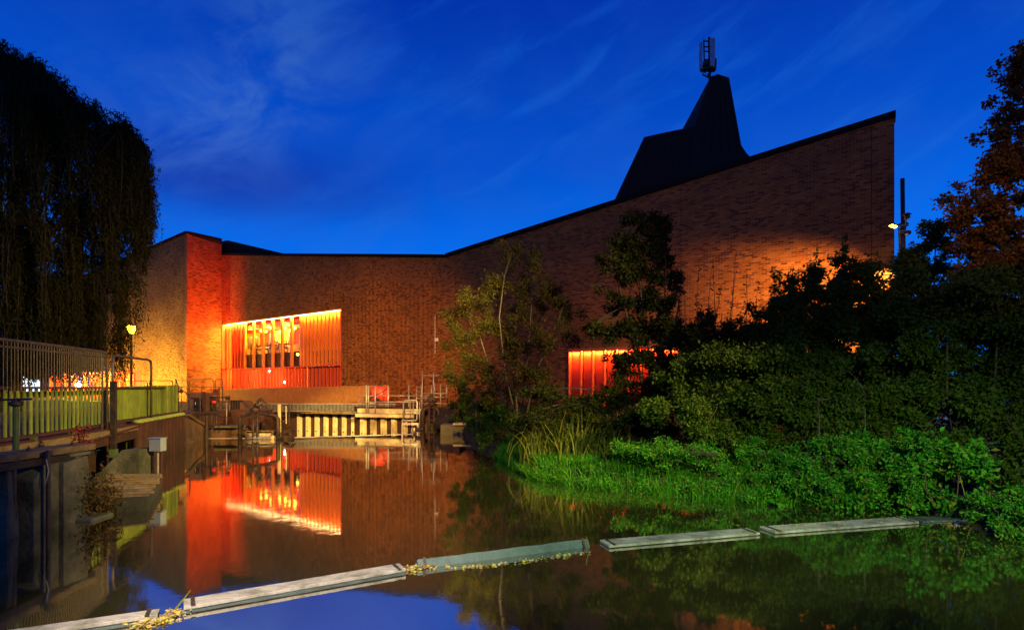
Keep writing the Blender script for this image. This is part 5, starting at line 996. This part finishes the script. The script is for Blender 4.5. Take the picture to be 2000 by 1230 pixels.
tree('dock_leaves', 'broad pale green dock leaves at the waterline in front of the bright bush', 'plant', (xat(1620,9.6),9.6,.05), [[px(1620,985,9.6),px(1625,950,9.6)],[px(1700,985,9.6),px(1705,950,9.6)]],
     cl_px([(1575,975,.2,(.3,.14)),(1620,985,0,(.3,.12)),(1670,990,-.1,(.3,.12)),(1720,985,-.15,(.35,.16)),(1770,985,-.3,(.35,.16)),(1530,975,.3,(.3,.12))], 9.6), .12, 260, 8, .09, 'bright_leaf', .012, twiglines=4, width=.62)
tree('small_bush', 'small light green bush at the water left of the reeds under the sapling', 'bush', (xat(940,17.4),17.4,.2), [[px(930,820,17.4),px(930,790,17.4)],[px(970,820,17.2),px(975,790,17.2)]],
     cl_px([(905,775,1,(.45,.35)),(935,790,.4,(.5,.4)),(970,790,0,(.5,.4)),(920,825,.4,(.45,.35)),(960,840,-.2,(.5,.4)),(985,820,-.6,(.4,.4)),(945,860,-.6,(.35,.22)),(905,745,1.4,(.35,.25))], 17.4), .085, 900, 11, .10, 'hedge_leaf', .025, twiglines=4, width=.45)
tree('shadow_bush', 'dark low bush behind the reeds below the red lit window', 'bush', (xat(1170,14.6),14.6,.6), [[px(1150,790,14.6),px(1150,760,14.6)],[px(1230,790,14.6),px(1230,750,14.6)]],
     cl_px([(1060,775,.4,(.5,.35)),(1110,785,.2,(.55,.35)),(1160,780,0,(.6,.35)),(1215,770,0,(.6,.4)),(1270,765,0,(.7,.45)),(1310,790,-.3,(.6,.4)),(1250,815,-.5,(.7,.35)),(1180,815,-.3,(.6,.3)),(1215,735,.2,(.45,.3)),(1090,830,-.3,(.6,.35)),(1150,835,-.3,(.6,.35)),(1215,840,-.4,(.6,.35)),(1280,845,-.6,(.6,.35)),(1040,820,-.1,(.5,.3))], 14.6), .08, 2400, 12, .10, 'dark_leaf', .03, twiglines=3)

for lab, lst, d_ in (('dark tree mass behind the tall pole at the right',[(1830,600,0,(1.4,1.0)),(1900,560,0,(1.6,1.2)),(1990,540,0,(1.8,1.4)),(2080,540,0,(1.8,1.6)),(1850,690,0,(1.6,1.2)),(1950,680,0,(1.8,1.4)),(2060,680,0,(1.8,1.4)),(1790,650,.4,(1.0,.9)),(1790,720,.4,(1.0,.9)),(1860,745,.2,(1.6,.8)),(1950,750,.1,(1.8,.8)),(2060,750,0,(1.8,.9)),(2160,700,0,(2,1.6)),(2180,600,0,(2,1.6))],17.0),
        ('far dark tree line behind the willow at the left edge',[(-200,600,0,(9,7)),(-40,640,0,(7,6)),(60,690,0,(5,4)),(-120,700,0,(9,5)),(20,740,0,(5,2.5)),(75,735,0,(3,2))],78.0)):
    k_ = d_/17; tree('background_tree', lab, 'tree', (xat(lst[2][0],d_),d_,GZ), [[px(lst[2][0],700,d_),px(lst[2][0],600,d_)]], cl_px(lst,d_), .14*k_, 1500 if k_ < 2 else 900, 12, .14*k_, 'dark_leaf', .12*k_, 'dark trees behind the scene', twiglines=1)
# reeds, grass and other blades
def blades(n_, pos, h, w_, lean, segs=3):
    P = np.asarray(pos(n_)); H = rng.uniform(*h, n_); Wd = rng.uniform(*w_, n_); az = rng.uniform(0,2*math.pi,n_); ln = rng.uniform(*lean, n_)
    dx = np.stack([np.cos(az), np.sin(az), np.zeros(n_)],1); sd = np.stack([-np.sin(az+rng.normal(size=n_)*.6), np.cos(az), np.zeros(n_)],1)
    V = []; m_ = segs+1
    for k in range(m_):
        t = k/segs; c = P+dx*(ln*H*t**2.2)[:,None]; c[:,2] += H*(t-.35*ln*t**3); ww_ = (Wd*(1-t**1.6)*.5+.0006)[:,None]; V += [c-sd*ww_, c+sd*ww_]
    V = np.stack(V,1); b = np.arange(n_)[:,None]*(2*m_); Q = np.concatenate([b+np.array([[2*k,2*k+1,2*k+3,2*k+2]]) for k in range(segs)],1).reshape(-1,4)
    return V.reshape(-1,3), Q
def scatter(i0, i1, v0, v1, pw=1.0):
    def f_(n_):
        out = []
        for _ in range(n_):
            while True:
                ii = random.uniform(i0,i1); vv = v0+(v1-v0)*random.random()**pw; p = bank_pt(ii, vv)
                if math.sin(p.x*5.1+1.3*math.sin(p.y*3.7))*math.sin(p.y*4.3+p.x*1.9) > -.25 or random.random() < .22: break
            p.z = max(p.z-.02,-.08); out.append(p)
        return out
    return f_
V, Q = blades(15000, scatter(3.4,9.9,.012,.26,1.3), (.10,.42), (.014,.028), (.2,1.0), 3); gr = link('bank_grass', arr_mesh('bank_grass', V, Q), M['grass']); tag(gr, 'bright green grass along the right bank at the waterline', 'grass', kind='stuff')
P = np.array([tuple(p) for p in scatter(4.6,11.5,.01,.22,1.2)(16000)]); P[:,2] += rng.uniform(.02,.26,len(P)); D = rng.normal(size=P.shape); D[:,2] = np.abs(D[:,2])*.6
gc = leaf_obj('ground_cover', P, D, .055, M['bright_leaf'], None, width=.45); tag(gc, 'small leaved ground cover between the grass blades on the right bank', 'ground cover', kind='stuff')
P = np.array([tuple(p) for p in scatter(1.2,13.2,.16,.98)(22000)]); P[:,2] += rng.uniform(.0,.5,len(P)); D = rng.normal(size=P.shape)
gc = leaf_obj('undergrowth', P, D, .08, M['dark_leaf'], None); tag(gc, 'dark undergrowth on the slope behind the bushes', 'undergrowth', kind='stuff')
def plant_blades(name, label, cat, c, spread, n_, h, w_, lean, m_, group=None, segs=4, nm='blades'):
    t = thing(name, label, cat, c, group)
    def f_(k): a = rng.normal(size=(k,3))*np.array([spread[0],spread[1],0]); a += np.array(tuple(c)); return a
    V, Q = blades(n_, f_, h, w_, lean, segs); link(nm, arr_mesh(nm, V, Q), M[m_], t); return t
for x, y, d, sp_, n_, hh, lab in ((1055,868,14.0,(.28,.25),150,(.7,1.3),'yellow green reed clump standing at the tip of the grassy bank'),(1115,862,13.9,(.30,.3),170,(.9,1.6),'tall reed clump with arching leaves in the middle of the reed bed'),(1165,850,14.2,(.32,.3),140,(.9,1.5),'darker reed clump at the right side of the reed bed'),(1205,860,13.4,(.3,.3),90,(.6,1.1),'thin reed clump between the reed bed and the green herbs')):
    c = px(x,y,d); c.z = .15; plant_blades('reed_clump', lab, 'reeds', c, sp_, n_, hh, (.022,.040), (.2,.75), 'reed', 'reed clumps on the right bank')
ast = thing('arching_stem', 'bent pale stem arching over the tip of the grassy bank', 'plant', px(1000,897,14.6)); part('stem', MB().tube([px(1001,900,14.6),px(990,880,14.6),px(996,862,14.6),px(1009,849,14.6),px(1024,842,14.6)], .013, 6), M['reed'], ast, True)
hs = thing('hanging_stem', 'long thin stem hanging down to the water beside the nettles', 'plant', px(1897,1020,8.4)); part('stem', MB().tube([px(1875,930,8.7),px(1884,965,8.6),px(1890,1000,8.5),px(1897,1022,8.4)], .008, 5), M['reed'], hs)
V, Q = blades(420, scatter(3.2,11.5,.01,.24,1.0), (.30,.75), (.006,.012), (.2,1.1), 4); ds = link('dead_stems', arr_mesh('dead_stems', V, Q), M['tuft_leaf']); tag(ds, 'dry bent stems standing among the grass on the right bank', 'stems', kind='stuff')
# left bank plants
c = px(198,985,9.3); c.z = .02; plant_blades('spiky_tuft', 'spiky brown and green tuft growing at the waterline before the slatted apron', 'plant', c, (.16,.14), 420, (.14,.36), (.010,.018), (.3,1.1), 'tuft_leaf', segs=3)
c = px(178,968,9.5); c.z = .22; plant_blades('spiky_tuft', 'reddish tuft growing on the left end of the slatted apron', 'plant', c, (.22,.16), 300, (.10,.24), (.010,.018), (.3,1.0), 'tuft_leaf', segs=3)
t = thing('pier_fern', 'dark leafy plant hanging on the right side of the chamfered pier', 'plant', (-6.7,8.95,.35)); a = rng.normal(size=(1300,3))*np.array([.09,.18,.20])+np.array([-6.62,9.05,.30]); leaf_obj('foliage', a, rng.normal(size=a.shape)+np.array([.4,-.3,-.2]), .075, M['tuft_leaf'], t, width=.28)
part('stems', MB().tube([(-6.82,9.0,.95),(-6.74,9.0,.7),(-6.7,9.05,.3)], .012, 5), M['bark'], t)
t = thing('red_leaved_plant', 'upright plant with crimson leaves in front of the slatted fence', 'plant', px(157,930,10.2)); c0 = px(157,930,10.2); pts = [c0, px(155,900,10.2), px(158,870,10.2), px(152,845,10.2)]
part('stems', MB().tube(pts, .012, 5).tube([px(157,875,10.2),px(166,845,10.2),px(170,832,10.2)], .008, 5), M['bark'], t); A = []
for x, y, n_, r_ in ((153,838,45,.05),(150,855,55,.06),(160,862,50,.06),(168,838,35,.04),(158,880,55,.06),(155,893,40,.05),(160,905,30,.04)): A.append(rng.normal(size=(n_,3))*r_+np.array(tuple(px(x,y,10.2))))
A = np.concatenate(A); leaf_obj('foliage', A, rng.normal(size=A.shape), .060, M['red_leaf'], t, width=.5)

# ------------------------------------------------------------------ floating boom of boards across the water
def board(p0, p1, width, label, roll=0, zt_=.07, th=.034, m_='board_top', dip=0):
    p0, p1 = Vector((*p0,0)), Vector((*p1,0)); u = (p1-p0).normalized(); back = Vector((-u.y,u.x,0)); c = (p0+p1)/2
    t = thing('floating_board', label, 'board', c, 'boards of the floating boom')
    ax = (back*math.cos(roll)+Vector((0,0,1))*math.sin(roll)); up = u.cross(ax) if u.cross(ax).z > 0 else -u.cross(ax)
    o = p0+Vector((0,0,zt_)); e = p1+Vector((0,0,zt_-dip)); n_ = 14; mb = MB(); vs = []
    for i in range(n_+1):
        q = o.lerp(e, i/n_); w1 = random.uniform(-.004,.004)
        vs += [q-ax*(w1), q+ax*(width+w1), q+ax*(width+w1)-up*th, q-ax*w1-up*th]
    mb.add(vs, [(3,2,1,0), tuple(4*n_+k for k in range(4))]+[(4*i+k,4*i+(k+1)%4,4*i+4+(k+1)%4,4*i+4+k) for i in range(n_) for k in range(4)])
    part('plank', mb, M[m_], t, bevel=.006)
    fl2 = MB(); a, b = o+ax*.012-up*(th+.001), e+ax*.012-up*(th+.001); a2, b2 = a+ax*(width-.024), b+ax*(width-.024); dn = -up*.11
    fl2.hexa([a+dn,b+dn,b2+dn,a2+dn,a,b,b2,a2]); part('float', fl2, M['board_side'], t)
    for k in (.035,.965):
        q = o.lerp(e, k); part('strap', MB().beam(q-ax*.012+up*.004, q+ax*(width+.012)+up*.004, .035, .006, up), M['black_steel'], t)
        for w_ in (.2,.8): part('bolt', MB().tube([q+ax*width*w_+up*.006, q+ax*width*w_+up*.016], .010, 6), M['black_steel'], t)
    return t
board((-5.2,3.98),(-3.12,4.96),.15,'floating timber board cut off by the lower left corner',zt_=.058)
board((-2.99,5.13),(-1.17,6.22),.22,'longest pale floating board left of the middle',zt_=.058)
board((-1.05,6.36),(1.02,7.26),.15,'floating board rolled over to show its dark wet side',roll=R(58),zt_=-.035,th=.05,m_='board_side')
board((1.24,7.19),(3.45,7.83),.28,'grey floating board in the middle right, just past the rolled one',zt_=.040)
board((3.68,7.87),(6.13,8.48),.33,'grey floating board strewn with leaves, nearest the right bank',zt_=.040)
board((6.25,8.55),(7.3,8.75),.28,'half sunk rotten board tucked under the nettles',zt_=.035,m_='board_side',dip=.03)
def litter(name, label, pts, n_, sp_, size, zr_=.03):
    P = []
    for _ in range(n_):
        i = random.randrange(len(pts)-1) if len(pts) > 1 else 0; a = Vector(pts[i]); b = Vector(pts[min(i+1,len(pts)-1)]); p = a.lerp(b, random.random()); P.append((p.x+random.gauss(0,sp_), p.y+random.gauss(0,sp_*.6), random.uniform(.006,zr_)))
    D = rng.normal(size=(n_,3)); D[:,2] *= .15; o = leaf_obj(name, P, D, size, M['dead_leaf'], None, width=.45); return tag(o, label, 'leaves', kind='stuff')
litter('leaf_litter', 'yellow and pale fallen leaves gathered at the gap beside the lower left board', [wat(262,1226),wat(318,1212),wat(350,1196)], 260, .05, .045)
litter('leaf_litter', 'fallen leaves and twigs caught at the end of the rolled dark board', [wat(780,1118),wat(815,1108),wat(840,1106)], 260, .05, .04)
litter('leaf_litter', 'line of scattered leaves drifting along the rolled dark board', [wat(850,1110),wat(960,1104),wat(1060,1092),wat(1150,1078)], 170, .035, .04, .012)
litter('leaf_litter', 'few leaves floating off the half sunk board by the nettles', [wat(1830,1022),wat(1900,1032)], 90, .14, .035, .012)
P = [(random.uniform(3.8,6.0),0,0) for _ in range(120)]; P = [(x, 7.9+(x-3.68)*.249+random.uniform(.02,.28), .046) for x, _, _ in P]; D = rng.normal(size=(120,3)); D[:,2] *= .1
tag(leaf_obj('fallen_leaves', P, D, .035, M['dead_leaf'], None, width=.4), 'tiny leaves strewn on the grey board by the right bank', 'leaves', kind='stuff')
for lab, pts in (('small dry twig sticking up at the end of the rolled dark board',[px(1150,1071,7.1),px(1146,1058,7.1),px(1145,1046,7.1)]),('twig caught in the gap left of the long pale board',[wat(342,1192)+Vector((0,0,.01)),wat(360,1180)+Vector((0,0,.06)),wat(372,1172)+Vector((0,0,.10))])):
    tw_ = thing('twig', lab, 'twig', pts[0], 'twigs on the boom'); part('stick', MB().tube(pts, [.010,.008,.004], 5), M['reed'], tw_)
